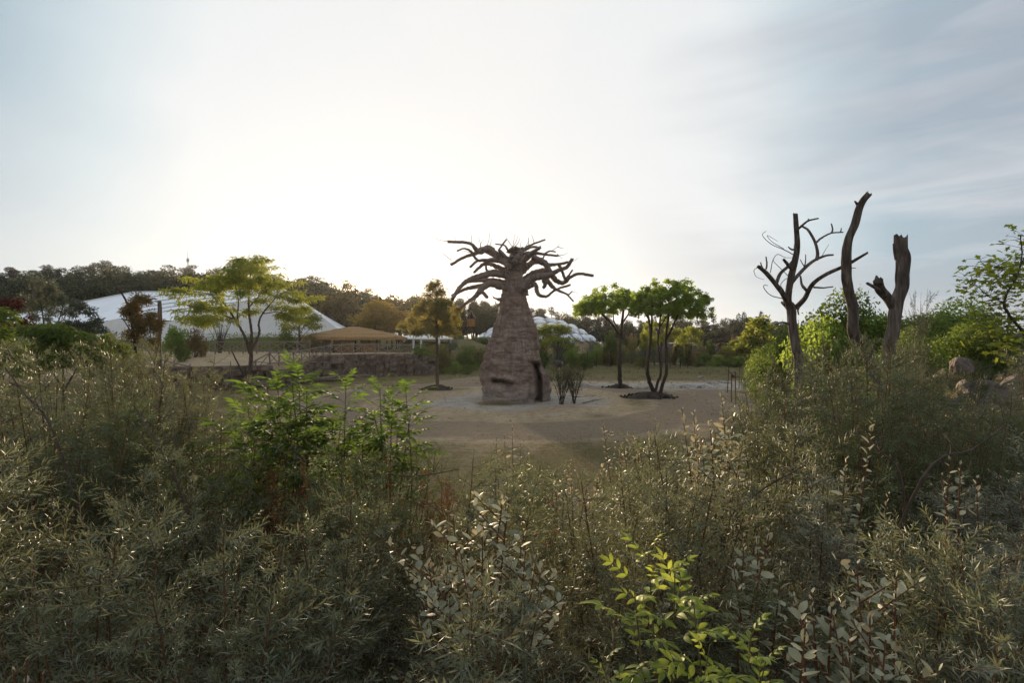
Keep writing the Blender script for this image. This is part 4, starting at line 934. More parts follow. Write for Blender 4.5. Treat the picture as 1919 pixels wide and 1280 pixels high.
# small trees
put(ACA[0], 'acacia_tree', 'small flat-topped tree close right of the baobab trunk', 'tree', 1016, 607, 82, 4.5, 17)
put(ACA[1], 'acacia_tree', 'small flat-topped bright green tree in front of the dome', 'tree', 1045, 608, 80, 4.5, 16)
put(RND[0], 'round_tree', 'small round-headed green tree behind the left umbrella tree trunk', 'tree', 1143, 622, 84, 4.0, 13)
put(ACA[2], 'layered_tree', 'yellow green layered tree seen through the multi-stemmed umbrella tree', 'tree', 1240, 604, 84, 4.5, 18, mats={'crown': M['locust_leaf']})
put(ACA[0], 'layered_tree', 'small yellow green layered tree on a bent trunk before the huts', 'tree', 1296, 611, 86, 4.5, 12, rz=2)
put(RND[1], 'round_tree', 'small dark round tree in front of the middle hut wall', 'tree', 1276, 645, 90, 4.0, 9.5)
put(RND[0], 'round_tree', 'small round tree left of the nest-roofed hut', 'tree', 1331, 640, 92, 4.0, 9, rz=1)
put(ACA[1], 'layered_tree', 'low feathery tree in front of the nest-roofed hut', 'tree', 1378, 638, 88, 4.5, 9, rz=4)
put(RND[1], 'round_tree', 'broad pale green tree at the right edge of the huts', 'tree', 1432, 596, 62, 4.0, 30, mats={'crown': M['locust_leaf']})
put(RND[0], 'round_tree', 'pale green tree left of the multi-stemmed umbrella trunks', 'tree', 1215, 610, 88, 4.0, 13, rz=3, mats={'crown': M['locust_leaf']})
# warm trees under the sun
W1 = far_broadleaf(71, M['gold_leaf'])
put(W1, 'golden_tree', 'golden backlit tree right below the sun behind the thatched pavilion', 'tree', 701, 558, 112, 13.2, 10)
put(W1, 'golden_tree', 'smaller golden tree between the pavilion and the slim tree', 'tree', 752, 578, 110, 13.2, 8.5, rz=2)
put(BL[1], 'brown_tree', 'brownish backlit tree behind the right corner of the white hall', 'tree', 640, 545, 125, 13.2, 9, mats={'crown': M['far_warm']})
put(BL[2], 'brown_tree', 'dull brown tree between the hall corner and the golden tree', 'tree', 668, 560, 122, 13.2, 8, mats={'crown': M['far_warm']})
put(BL[0], 'brown_tree', 'dark green tree behind the point of the hall gable', 'tree', 600, 548, 135, 13.2, 9, mats={'crown': M['far_warm']})
put(BL[3], 'brown_tree', 'warm brown tree on the slope under the sun', 'tree', 735, 560, 140, 13.2, 9, mats={'crown': M['far_warm']})
put(BL[1], 'brown_tree', 'warm brown tree behind the slim tree crown', 'tree', 790, 565, 130, 13.2, 9, mats={'crown': M['far_warm']}, rz=3)

# hedge in front of the hall and things on the terrace bank
def hedge():
    r = thing('hedge', 'long clipped dark hedge between the rail fence and the white hall', 'hedge', P(500, 640, 72)); o = np.array(r.location); rs = np.random.RandomState(8); bl = []
    for px in np.linspace(392, 612, 30):
        q = P(px, 640, 72 + rs.uniform(-.6, .6)); z = Tz(q[0], q[1]); top = P(px, 624 + rs.uniform(-2, 3), q[1])[2]
        for f in (.3, .75): bl.append((q[0] - o[0], q[1] - o[1], z + (top - z) * f - o[2], .8, .7, (top - z) * .3))
    link('foliage', crown(rs, bl, 9000, .17, .10, M['bush_leaf'], 'foliage', shell=.6), r)
    mb = MB()
    for px in np.linspace(395, 610, 34): q = P(px, 640, 72); z = Tz(q[0], 72); limb(mb, [(q[0] - o[0], q[1] - o[1], z - o[2]), (q[0] - o[0] + .1, q[1] - o[1], z - o[2] + 1.1)], .05, .03, 3, 4)
    mb.build('stems', M['dark_bark'], r)
hedge()
for k, (px, top, Y, w, mat, lab) in enumerate((
    (320, 602, 56, 66, 'umbrella_leaf', 'dark rounded bush right of the bare grey post'),
    (365, 612, 55, 60, 'rust_leaf', 'reddish and yellow green bush behind the far rail fence'),
    (340, 628, 50, 60, 'bush_leaf', 'low dark bush at the foot of the bare grey post'),
    (585, 622, 70, 50, 'olive_leaf', 'brown tinged bush beside the thatched roof edge'),
    (540, 612, 71, 60, 'bush_leaf', 'green bush under the umbrella-shaped small tree'))):
    putb(k, BUSH, lab, px, top, Y, w, mat)
put(ACA[2], 'umbrella_tree', 'small umbrella-shaped tree against the white hall gable', 'tree', 562, 578, 68, 4.5, 20, rz=1.2)

# ------------------------------------------------------------------ huts with the stick nest roof
def hut(name, label, pts, Y, depth, roof=None):
    c = P(np.mean([p[0] for p in pts]), 660, Y); z = Tz(c[0], Y); r = thing(name, label, 'hut', (c[0], Y, z)); o = np.array([c[0], Y, z])
    q = np.array([P(*p, Y) for p in pts]) - o; q[:, 2] = np.maximum(q[:, 2], -.2); n = len(q); bk = q + [0, depth, 0]
    n2 = 7; rs = np.random.RandomState(int(pts[0][0]))
    mb = MB(); i = np.arange(n); j = (i + 1) % n
    bm = bmesh.new(); f = bm.faces.new([bm.verts.new(v) for v in q]); ex = bmesh.ops.extrude_face_region(bm, geom=[f]); 
    for v in [e for e in ex['geom'] if isinstance(e, bmesh.types.BMVert)]: v.co.y += depth
    bmesh.ops.recalc_face_normals(bm, faces=bm.faces); bmesh.ops.bevel(bm, geom=bm.edges[:], offset=.15, segments=2, affect='EDGES'); bmesh.ops.triangulate(bm, faces=bm.faces)
    bmesh.ops.subdivide_edges(bm, edges=bm.edges[:], cuts=2)
    for v in bm.verts: v.co += Vector(((rs.rand() - .5) * .1, (rs.rand() - .5) * .14, (rs.rand() - .5) * .1))
    me = bpy.data.meshes.new('wall'); bm.to_mesh(me); bm.free(); me.materials.append(M['pink_rock']); link('wall', me, r)
    return r, o
h, o = hut('adobe_hut', 'low pinkish adobe hut behind the multi-stemmed umbrella tree', [(1232, 680), (1236, 646), (1262, 643), (1266, 680)], 97, 3)
box(MB(), (0, 0, 0), (4.2, 3, .15)).build('roof', M['white'], h, loc=P(1276, 643, 97.5) - o)
h, o = hut('adobe_hut', 'long pinkish adobe wall hut with pale flat roof between the small trees', [(1284, 680), (1285, 648), (1318, 645), (1322, 680)], 97, 4)
h, o = hut('nest_hut', 'adobe hut with tapered pillars under a roof piled with sticks', [(1366, 682), (1371, 650), (1384, 648), (1388, 682)], 93, 2.5)
for a, b in ((1342, 1356), (1399, 1424)):
    q = P((a + b) / 2, 665, 95) - o; w = (b - a) / 959.5 * 95
    mb = MB(); limb(mb, [(0, 0, -1.6), (0, 0, 1.9)], w * .62, w * .45, 5, 8, np.random.RandomState(a)); mb.build('pillar', M['pink_rock'], h, loc=q, smooth=True)
box(MB(), (0, 0, 0), (7.0, 3.0, .25)).build('ceiling', M['dark_wood'], h, loc=P(1376, 646, 95) - o)
mb = MB(); rs = np.random.RandomState(3); n = 420; c = P(1376, 642, 95) - o
a = rs.uniform(0, 6.28, n); q = np.sqrt(rs.rand(n)); ctr = np.stack([np.cos(a) * q * 3.8, np.sin(a) * q * 2.2, (1 - q ** 2) * 1.15 * rs.uniform(.4, 1, n)], -1) + c
d = nrm(rs.normal(0, 1, (n, 3)) * [1, .7, .25]); l = rs.uniform(.5, 1.3, n)[:, None]
V, T_, Q = tubes(np.stack([ctr - d * l, ctr + rs.normal(0, .08, (n, 3)), ctr + d * l], 1), np.tile([.05, .045, .03], (n, 1)), 4); mb.add(V, T_, Q)
tag(mb.build('stick_roof', M['bark'], h), kind='stuff')
# pole barrier in front of the dark openings behind the dead tree
h, o = hut('adobe_wall', 'dark low adobe wall behind the round small tree', [(1108, 682), (1110, 652), (1150, 650), (1152, 682)], 100, 2)

# ------------------------------------------------------------------ rocks, soil mounds, logs
def rock_mesh(seed, mat, flat=.6, sub=3, amp=.45):
    bm = bmesh.new(); bmesh.ops.create_icosphere(bm, subdivisions=sub, radius=1.0); v = np.array([list(q.co) for q in bm.verts])
    f = fbm(v * 1.3 + seed * 7.1, 4, seed); st = np.floor(f * 7) / 7; rr = .75 + amp * (f - .5) + amp * .6 * (st - .5)
    w = v * rr[:, None] * [1, .85, flat]; w[:, 2] = np.maximum(w[:, 2], -.25)
    for q, c in zip(bm.verts, w): q.co = c
    me = bpy.data.meshes.new('rock'); bm.to_mesh(me); bm.free(); me.materials.append(mat); return me
RK = [rock_mesh(s, M['rock'], .5) for s in range(5)]; PK = [rock_mesh(s + 9, M['pink_rock'], .8, 4) for s in range(3)]
def rock(px, py, Y, s, label, me=None, group=None, name='rock', rz=0.0, sc=(1, 1, 1), dz=0.0):
    q = P(px, py, Y); o = link(name, me or RK[int(px) % 5], None, (q[0], Y, Tz(q[0], Y) + dz), (0, 0, rz), tuple(s * np.array(sc)))
    return tag(o, label, 'rock', group)
rs = np.random.RandomState(17)
for i in range(46):     # boulders of the wash
    x = rs.uniform(6, 31); y = 50 + (x - 20) * .05 + rs.normal(0, 2.6); s = rs.uniform(.18, .75) * (1 if rs.rand() < .8 else 1.5)
    o = link('rock', RK[rs.randint(5)], None, (x, y, Tz(x, y) - .04), (rs.normal(0, .1), rs.normal(0, .1), rs.uniform(0, 6.28)), (s * 1.3, s, s * .8))
    tag(o, 'pale weathered stone lying in the gravel wash behind the umbrella trees', 'rock', 'stones of the gravel wash')
rock(1320, 715, 48, .95, 'largest flat pale stone at the edge of the gravel wash'); rock(1283, 718, 47, .8, 'pale flat stone in the wash right of the multi-stemmed tree')
rock(672, 734, 43, .55, 'pale stone in the dry grass left of the slim tree', RK[2]); rock(660, 737, 42.5, .35, 'smaller stone beside the pale stone in the dry grass', RK[3]); rock(845, 700, 66, .6, 'pale stone beside the curving path', RK[4])
rock(905, 701, 64, .5, 'stone at the end of the curving path close to the baobab', RK[1])
q = P(1880, 600, 18)
o = link('boulder', PK[0], None, (18.6, 18.2, 2.0), (0, 0, .4), (2.6, 2.6, 4.2)); tag(o, 'high pinkish boulder behind the maple at the picture edge', 'boulder')
o['label'] = 'high pinkish boulder standing behind the maple'
o = link('boulder', PK[1], None, (P(1835, 0, 10.5)[0], 10.5, 2.95), (0, 0, 1.0), (.62, .6, .85)); tag(o, 'rounded grey brown boulder above the sea buckthorn near the maple', 'boulder')
o = link('boulder', PK[2], None, (P(1815, 0, 9.0)[0], 9.0, 2.75), (0, 0, .2), (.95, .7, .95)); tag(o, 'broad pale slab-like boulder in front of the rounded one', 'boulder')
o = link('boulder', PK[0], None, (P(1930, 0, 9.8)[0], 9.8, 2.9), (0, 0, 2.2), (.7, .7, 1.15)); tag(o, 'brown boulder below the maple branch', 'boulder')
o = link('boulder', PK[1], None, (P(1803, 0, 14.5)[0], 14.5, 3.45), (0, 0, 2.2), (.34, .34, .55)); tag(o, 'small brown boulder peeping out of the green bushes', 'boulder')

CLOD = [rock_mesh(s + 30, M['soil'], .8, 2, .6) for s in range(4)]
def mound(px, py, w, label, seed):
    Y = CAM_Z * 959.5 / (py - 640); q = P(px, py, Y); rs = np.random.RandomState(seed); R_ = w / 2 / 959.5 * Y
    r = thing('soil_mound', label, 'soil mound', (q[0], Y, Tz(q[0], Y)))
    n = 30; u, v = np.meshgrid(np.linspace(-1, 1, n), np.linspace(-1, 1, n)); d = np.hypot(u, v); zz = .42 * (1 - sstep(d, .1, 1)) + (fbm(np.stack([u * 3, v * 3, 0 * u], -1), 4, seed) - .5) * .3 * (1 - sstep(d, .6, 1)) - .05 * sstep(d, .8, 1.1)
    V = np.stack([u * R_, v * R_ * .8, zz], -1).reshape(-1, 3); i = np.arange(n * n).reshape(n, n)
    MB().add(V, Q=np.stack([i[:-1, :-1], i[:-1, 1:], i[1:, 1:], i[1:, :-1]], -1).reshape(-1, 4)).build('heap', M['soil'], r, smooth=True)
    for k in range(46):
        a = rs.uniform(0, 6.28); d = math.sqrt(rs.rand()) * 1.05; s = rs.uniform(.08, .24)
        link('clod', CLOD[rs.randint(4)], r, (math.cos(a) * d * R_, math.sin(a) * d * R_ * .8, .40 * (1 - d) ** 1 * .9 + .02), (rs.uniform(0, 3), 0, rs.uniform(0, 6)), (s, s, s * .8))
    return r
mound(820, 730, 66, 'dark soil mound round the trunk of the slim golden tree', 1)
mound(1160, 724, 66, 'dark soil mound round the foot of the single-trunked umbrella tree', 2)
mound(1217, 744, 108, 'largest dark soil mound round the foot of the multi-stemmed umbrella tree', 3)
q = P(1251, 742, 37.5); o = link('rock', RK[2], None, (q[0], 37.6, .35), (0, .4, .5), (.42, .35, .4)); tag(o, 'pale stone lying on the largest soil mound', 'rock')

def log(label, a, b, r0, r1, seed, branches=(), name='log', mat='dead_wood'):
    rs = np.random.RandomState(seed); a = np.array(a, float); b = np.array(b, float); r = thing(name, label, 'log', a)
    mb = MB(); limb(mb, [a - a, (b - a) * .5 + rs.normal(0, .06, 3) * np.linalg.norm(b - a), b - a], r0, r1, 14, 8, rs, .06); mb.build('stem', M[mat], r, smooth=True)
    for (t, d, q) in branches:
        s = (b - a) * t; mb = MB(); limb(mb, [s, s + np.array(d) * .5 + rs.normal(0, .08, 3), s + np.array(d)], q, q * .3, 9, 5, rs); mb.build('branch', M[mat], r, smooth=True)
    return r
def G(px, py, dz=0.0):
    Y = CAM_Z * 959.5 / (py - 640); q = P(px, py, Y); return np.array([q[0], Y, Tz(q[0], Y) + dz])
log('thick pale log lying at the foot of the mud wall', (-23.5, 42.0, .75), (-18.6, 40.6, .55), .24, .19, 3, [(.2, (-.3, -.2, 1.9), .09), (.35, (.9, -.3, 1.7), .07)])
log('dark forked dead branch leaning on the mud wall', (-21.0, 41.5, .1), (-23.2, 42.4, 3.4), .12, .05, 4, [(.5, (1.2, -.5, .6), .05)], 'dead_branch', 'dark_bark')
log('small dead log beside the slim locust trunk', G(482, 729, .1), G(512, 727, .1), .13, .1, 5, [(.5, (.5, 0, .5), .04)])
log('arched pale dead branch at the foot of the crumbling wall', (-20.4, 54.2, .3), (-15.6, 56.2, .5), .12, .06, 6, [(.4, (1.2, -.4, 1.4), .06), (.7, (1.3, -.6, -.2), .05)], 'dead_branch', 'grey_wood')
log('dark driftwood log lying in the corner of the walls', (-20.2, 52.0, .25), (-16.4, 53.0, .3), .22, .12, 7, [(.5, (.9, -.8, .6), .07)])
log('pale fallen log behind the left umbrella tree', G(1132, 676, .4), G(1158, 674, .3), .3, .2, 8, [(.3, (2.5, -1, .8), .12)])
log('long dark log lying across the far grass', G(1313, 685, .2), G(1392, 687, .2), .28, .2, 9)
log('dark log on the bank of the gravel wash', G(1372, 708, .18), G(1402, 706, .18), .2, .14, 10, [(.1, (-1.0, 0, .9), .1)])
log('thin branch lying on the sand right of the baobab', G(1072, 745, .04), G(1118, 742, .05), .035, .015, 11, [(.5, (.9, .3, .1), .015)], 'dead_branch', 'dark_bark')
log('second thin branch lying on the sand farther from the baobab', G(1092, 757, .04), G(1130, 748, .05), .03, .012, 12, [(.4, (.8, .5, .2), .012)], 'dead_branch', 'dark_bark')

def stakes(pts, label, group, h, rad, mat):
    me = MB(); limb(me, [(0, 0, -.1), (0, 0, 1)], rad, rad, 3, 5); me = me.mesh('fence_stake', M[mat])
    for (px, py) in pts:
        g = G(px, py); o = link('fence_stake', me, None, g, (rs.normal(0, .04), rs.normal(0, .04), 0), (1, 1, h * rs.uniform(.9, 1.15))); tag(o, label, 'stake', group)
stakes([(1256, 690), (1267, 688.5), (1275, 690), (1284, 688), (1289, 690), (1296, 686.5)], 'short wooden stake of the low fence round the small layered tree', 'stakes round the small layered tree', 1.7, .06, 'dark_bark')
stakes([(1363, 736), (1385, 722), (1371, 753), (1379, 757)], 'thin rusty iron stake standing at the edge of the shrub thicket', 'rusty stakes by the thicket', 2.0, .035, 'rust')
stakes([(1019, 690), (1100, 689), (1118, 688), (1133, 686), (895, 694), (862, 692), (843, 693)], 'thin dark stake of the far paddock fence', 'stakes of the far paddock fence', 2.4, .05, 'dark_bark')

# ------------------------------------------------------------------ ostriches
def ostrich(loc, rz, label, down=False, sc=1.0):
    r = thing('ostrich', label, 'ostrich', loc, rz, sc)
    neck = [(.55, 0, 1.25), (.72, 0, 1.5), (.74, 0, 1.85), (.76, 0, 2.2), (.80, 0, 2.32), (.95, 0, 2.30)] if not down else [(.6, 0, 1.1), (.85, 0, .95), (1.0, 0, .65), (1.05, 0, .35), (1.1, 0, .2), (1.2, 0, .1)]
    V = [(0, 0, 1.2), (-.35, 0, 1.22), (-.62, 0, 1.15), (.3, 0, 1.2)] + neck; rd = [.36, .34, .14, .28, .12, .075, .06, .055, .075, .03]
    E = [(0, 1), (1, 2), (0, 3), (3, 4)] + [(k, k + 1) for k in range(4, 9)]
    for y in (-.14, .14):
        n = len(V); V += [(.0, y, .95), (.12, y, .62), (-.05, y, .32), (.02, y, .05), (.18, y, .02)]; rd += [.15, .075, .035, .035, .03]; E += [(0, n), (n, n + 1), (n + 1, n + 2), (n + 2, n + 3), (n + 3, n + 4)]
    me = bpy.data.meshes.new('body'); me.from_pydata(V, E, []); o = link('body', me, r); me.materials.append(M['plume'])
    md = o.modifiers.new('skin', 'SKIN'); md.use_smooth_shade = True
    for s, q in zip(me.skin_vertices[0].data, rd): s.radius = (q, q)
    me.skin_vertices[0].data[0].use_root = True
    o.modifiers.new('sub', 'SUBSURF').levels = 2; o.modifiers['sub'].render_levels = 2
    for y in (-.36, .36):
        rs = np.random.RandomState(3); n = 160; p = np.stack([rs.uniform(-.6, .25, n), np.full(n, y * .85) + rs.normal(0, .05, n), rs.uniform(1.0, 1.45, n)], -1)
        mb = MB(); leaf4(mb, p, nrm(np.stack([-1 + 0 * p[:, 0], np.sign(y) * .2 + 0 * p[:, 0], -.5 + rs.normal(0, .3, n)], -1)), np.tile([0, np.sign(y), 0.0], (n, 1)), .28, .09); mb.build('wing', M['plume'], r)
    rs = np.random.RandomState(4); n = 70; p = np.array([-.6, 0, 1.15]) + rs.normal(0, .06, (n, 3)); mb = MB(); leaf4(mb, p, nrm(rs.normal(0, .4, (n, 3)) + [-1, 0, -.4]), rand_dir(rs, n), .3, .09); mb.build('tail', M['white'], r)
g = G(1043, 694); ostrich(g, R(180), 'ostrich standing with upright neck in the grass right of the baobab')
g = G(794, 705); ostrich(g, R(-35), 'ostrich grazing with lowered head left of the slim tree', True, .95)
g = G(1058, 690); ostrich(g, R(20), 'second ostrich facing the other way beside the standing one', False, .95)

# ------------------------------------------------------------------ the larger trees round the paddock
def pix_tree(name, label, Y, base_px, limbs, r_of, crown_fn, bark='bark', leaf='umbrella_leaf', seed=1, group=None):
    b = P(base_px, 640, Y); z = Tz(b[0], Y); o = np.array([b[0], Y, z]); r = thing(name, label, 'tree', o); rs = np.random.RandomState(seed); k = Y / 959.5
    mb = MB()
    for pts, r0, r1, d0, d1 in limbs:
        ds = np.linspace(d0, d1, len(pts)); pp = [P(x, y, Y + d) - o for (x, y), d in zip(pts, ds)]
        limb(mb, pp, r0 * k, r1 * k, 7 * len(pp), 7, rs, .05)
    mb.build('trunk', M[bark], r, smooth=True)
    link('crown', crown_fn(rs, o, k, Y), r)
    return r
def umb_crown(cx, cy, rx, top, bot, n, L, W, mat, nb=46, arch=.55, lop=0.0):
    def fn(rs, o, k, Y):
        bl = []
        for i in range(nb):
            a = rs.uniform(0, 6.28); q = math.sqrt(rs.uniform(.02, 1)); x = cx + math.cos(a) * q * rx * .86; d = math.sin(a) * q * rx * .8 * k
            yt = top + (bot - top) * arch * q ** 2.2 + lop * (x - cx) / rx; yb = bot + lop * (x - cx) / rx * .5; yy = rs.uniform(yt + 4, max(yb - 6, yt + 6)); s = rs.uniform(4.2, 7.6) * k
            p = P(x, yy, Y) - o; bl.append((p[0], d, p[2], s * 1.15, s * 1.15, s * .8))
        m = crown(rs, bl, n, L, W, mat, shell=.08, flat=.5, droop=.15)
        return m
    return fn
pix_tree('umbrella_tree', 'single-trunked umbrella tree with dense flat crown, nearer the baobab', 47, 1162, [
    ([(1162, 728), (1161, 690), (1162, 650), (1164, 626), (1166, 600), (1170, 572), (1172, 556)], 4.2, 1.6, 0, .2),
    ([(1163, 632), (1150, 612), (1135, 594), (1120, 580), (1105, 570)], 2.6, 1.0, 0, -1.2), ([(1140, 600), (1128, 588), (1128, 570), (1130, 555)], 1.6, .8, -.6, -.2),
    ([(1166, 606), (1180, 585), (1190, 565)], 1.8, .8, 0, 1.5), ([(1162, 622), (1150, 600), (1152, 570)], 1.6, .8, 0, 2), ([(1165, 600), (1168, 580), (1155, 560)], 1.4, .7, 0, -2)],
    None, umb_crown(1140, 562, 72, 530, 592, 11500, .20, .14, M['umbrella_leaf'], 190, .55, -9), 'dark_bark', seed=3)
pix_tree('umbrella_tree', 'multi-stemmed umbrella tree with broad dense crown', 39, 1222, [
    ([(1228, 740), (1217, 716), (1213, 690), (1216, 660), (1219, 630), (1217, 605), (1213, 585)], 4.2, 1.7, 0, -.6),
    ([(1219, 640), (1221, 610), (1222, 580), (1221, 560)], 2.4, 1.2, -.4, .2), ([(1228, 735), (1232, 718), (1238, 700), (1236, 670), (1233, 640), (1236, 610), (1238, 580), (1235, 555)], 2.8, 1.3, .2, .8),
    ([(1236, 742), (1241, 722), (1248, 700), (1249, 670), (1248, 640), (1250, 612), (1254, 590), (1257, 570)], 3.6, 1.5, -.3, -.5), ([(1249, 636), (1258, 618), (1266, 600), (1273, 585), (1285, 570)], 2.4, 1.0, -.4, -1.0), ([(1236, 612), (1245, 600), (1255, 580)], 1.4, .8, .8, 1.6), ([(1217, 600), (1205, 580), (1200, 560)], 1.5, .7, -.5, -1.5), ([(1254, 592), (1275, 575), (1300, 565)], 1.3, .7, -.5, .8)],
    None, umb_crown(1256, 560, 88, 517, 597, 17500, .17, .12, M['umbrella_leaf'], 260, .5, 6), 'dark_bark', seed=4)
pix_tree('slim_tree', 'slim single-trunked tree with golden green oval crown left of the baobab', 45, 820, [
    ([(820, 728), (819, 690), (819, 650), (818, 610), (817, 570), (818, 540)], 3.6, .8, 0, 0)] + [([(818.5, y), (818 + s * w * .5, y - 10), (818 + s * w, y - 14)], 1.2, .4, 0, dd) for y, s, w, dd in ((625, 1, 30, 1), (615, -1, 34, -1), (600, 1, 34, -1.5), (590, -1, 36, 1.5), (575, 1, 26, 1), (565, -1, 24, -1), (630, -1, 20, 2), (550, 1, 12, .4))],
    None, lambda rs, o, k, Y: crown(rs, [(*(P(817 + rs.uniform(-1, 1) * w, y, Y) - o + [0, rs.uniform(-1, 1) * w * k, 0]), 13 * k, 13 * k, 8 * k) for y, w in list(zip(np.repeat((622, 612, 600, 590, 578, 566), 9), np.repeat((40, 52, 52, 46, 38, 28), 9))) + [(552, 15), (550, 12), (540, 10), (534, 8), (545, 20), (530, 12)]], 12000, .24, .09, M['olive_leaf'], shell=.1, flat=.7, droop=.4), 'bark', seed=5)
def locust_crown(rs, o, k, Y):
    bl = []
    tiers = [(600, 585, 130), (470, 483, 20), (450, 500, 45), (495, 512, 50), (400, 525, 62), (520, 528, 50), (340, 545, 40), (450, 540, 80), (550, 550, 40), (375, 570, 55), (330, 572, 30), (500, 575, 60), (430, 598, 45), (360, 598, 40), (540, 592, 30), (445, 488, 12), (430, 515, 40), (470, 560, 60)][1:]
    for x, y, w in tiers:
        d0 = rs.uniform(-2.2, 2.2)
        for i in range(int(5 + w / 3.6)):
            a = rs.uniform(0, 6.28); q = math.sqrt(rs.rand()); p = P(x + math.cos(a) * q * w, y + rs.normal(0, 6), Y) - o; s = rs.uniform(6, 12) * k
            bl.append((p[0], d0 + math.sin(a) * q * w * k * .8, p[2], s * 1.5, s * 1.3, s * .34))
    return crown(rs, bl, 11000, .28, .07, M['locust_leaf'], shell=.05, flat=.9, droop=.55)
pix_tree('locust_tree', 'large feathery locust tree with layered crown in front of the white hall', 35.5, 470, [
    ([(469, 752), (468, 720), (469, 690), (470, 665), (467, 640)], 4.2, 3.4, 0, 0),
    ([(468, 662), (462, 640), (452, 618), (440, 598), (428, 580), (415, 562), (400, 545)], 2.9, .9, 0, -1.2), ([(447, 610), (445, 590), (447, 565), (442, 540), (440, 520)], 1.7, .7, -.4, .6),
    ([(470, 660), (472, 635), (470, 612), (467, 590), (466, 565), (468, 535), (470, 505), (470, 488)], 2.9, .8, 0, .6), ([(470, 658), (480, 640), (486, 622), (485, 605), (492, 588), (505, 572), (520, 555), (540, 545)], 2.6, .8, 0, 1.2),
    ([(440, 598), (410, 588), (380, 578), (350, 572)], 1.2, .5, -.6, -1.6), ([(415, 562), (385, 550), (350, 545)], 1.1, .5, -1, -2), ([(467, 575), (485, 555), (500, 535)], 1.2, .5, .3, -.8), ([(492, 588), (520, 585), (545, 590)], 1.1, .5, .8, 1.5), ([(468, 540), (450, 520), (430, 510)], 1.1, .5, .4, 0)],
    None, locust_crown, 'bark', seed=6)

# left edge: sumac, willow, thuja with a dead limb, bare post
def pix_crown(bl_px, Y, n, L, W, mat, seed, **kw):
    def fn(rs, o, k, Y_):
        bl = [(*(P(x, y, Y) - o + [0, rs.uniform(-.6, .6) * w * k, 0]), w * k, w * k, h * k) for x, y, w, h in bl_px]
        return crown(rs, bl, n, L, W, mat, **kw)
    return fn
rs = np.random.RandomState(41)
wl = [(x + rs.normal(0, 3), y, 7, 13) for x, y in ((45, 575), (60, 565), (75, 552), (68, 545), (85, 548), (95, 545), (100, 560), (112, 560), (120, 565), (66, 530), (80, 530), (97, 535), (78, 575), (92, 580), (110, 582), (55, 590), (70, 595), (88, 598), (130, 575), (42, 560), (105, 545), (140, 572))]
pix_tree('willow_shrub', 'tall silvery willow shrub standing before the left end of the white hall roof', 24, 85, [([(85, 690), (84, 640), (80, 590), (70, 540)], 2.2, .6, 0, 0), ([(85, 640), (92, 590), (97, 545)], 1.6, .5, 0, .5), ([(85, 650), (110, 600), (120, 565)], 1.6, .5, 0, -.5), ([(85, 640), (60, 600), (48, 570)], 1.5, .5, 0, .6)], None, pix_crown(wl, 24, 4200, .16, .04, M['willow_leaf'], 1, shell=.1, flat=.2, droop=.1), seed=7)
wl = [(x + rs.normal(0, 4), y + rs.normal(0, 4), 12, 9) for x, y in ((120, 590), (140, 580), (155, 575), (165, 590), (175, 600), (150, 605), (130, 610), (180, 615), (195, 622), (165, 620), (140, 622), (205, 628), (110, 605), (150, 590))]
pix_tree('willow_shrub', 'loose grey leaved shrub hiding the lower eave of the white hall', 22, 150, [([(155, 700), (152, 640), (140, 590)], 1.8, .6, 0, 0), ([(154, 660), (168, 620), (178, 600)], 1.4, .5, 0, .4), ([(154, 650), (130, 615), (118, 595)], 1.4, .5, 0, -.4)], None, pix_crown(wl, 22, 2600, .15, .05, M['bluegreen_leaf'], 2, shell=.1, flat=.5), seed=8)
wl = [(x, y, 16, 7) for x, y in ((2, 566), (20, 562), (-20, 570), (30, 572), (10, 578), (34, 600), (4, 605), (20, 655), (5, 640))]
pix_tree('sumac_tree', 'crimson leaved sumac at the edge of the thicket', 15, -10, [([(-12, 720), (-8, 650), (5, 580)], 2.4, .8, 0, 0), ([(-10, 660), (14, 620), (24, 572)], 1.5, .6, 0, -.3)], None, pix_crown(wl, 15, 1000, .13, .045, M['red_leaf'], 3, shell=.1, flat=.9, droop=.5), seed=9)
wl = [(x + rs.normal(0, 5), y + rs.normal(0, 5), 20, 12) for x, y in ((-10, 590), (10, 592), (-5, 620), (10, 640), (-20, 660), (20, 660), (5, 680), (30, 690))]
pix_tree('green_bush', 'bright green leafy bush mingling with the crimson sumac', 13.5, 0, [([(0, 760), (0, 680), (0, 610)], 2.4, .8, 0, 0)], None, pix_crown(wl, 13.5, 1500, .14, .05, M['bush_leaf'], 4, shell=.3, flat=.8, droop=.4), seed=10)
wl = [(x + rs.normal(0, 6), y + rs.normal(0, 6), 24, 13) for x, y in ((60, 625), (85, 615), (110, 618), (140, 625), (60, 650), (90, 650), (120, 650), (150, 645), (180, 640), (75, 680), (110, 685), (145, 680), (175, 670), (200, 655), (130, 665), (95, 635), (55, 690), (185, 690))]
pix_tree('green_bush', 'dense dark green sumac bush behind the sea buckthorn tips', 13, 120, [([(120, 770), (118, 700), (115, 640)], 2.6, .8, 0, 0), ([(121, 730), (150, 680), (165, 645)], 1.8, .7, 0, .4), ([(119, 730), (90, 680), (75, 640)], 1.8, .7, 0, -.4)], None, pix_crown(wl, 13, 4200, .15, .045, M['bush_leaf'], 5, shell=.3, flat=.9, droop=.5), seed=11)
wl = [(x + rs.normal(0, 4), y + rs.normal(0, 4), 15, 11) for x, y in ((205, 640), (215, 660), (225, 650), (230, 675), (215, 690), (240, 690), (225, 705), (250, 670))]
pix_tree('green_bush', 'yellow green sunlit bush beside the thuja with the dead limb', 15, 225, [([(226, 760), (224, 700), (222, 650)], 1.8, .6, 0, 0)], None, pix_crown(wl, 15, 1800, .12, .07, M['lime_bush'] if 'lime_bush' in M else M['locust_leaf'], 6, shell=.2, flat=.8), seed=12)
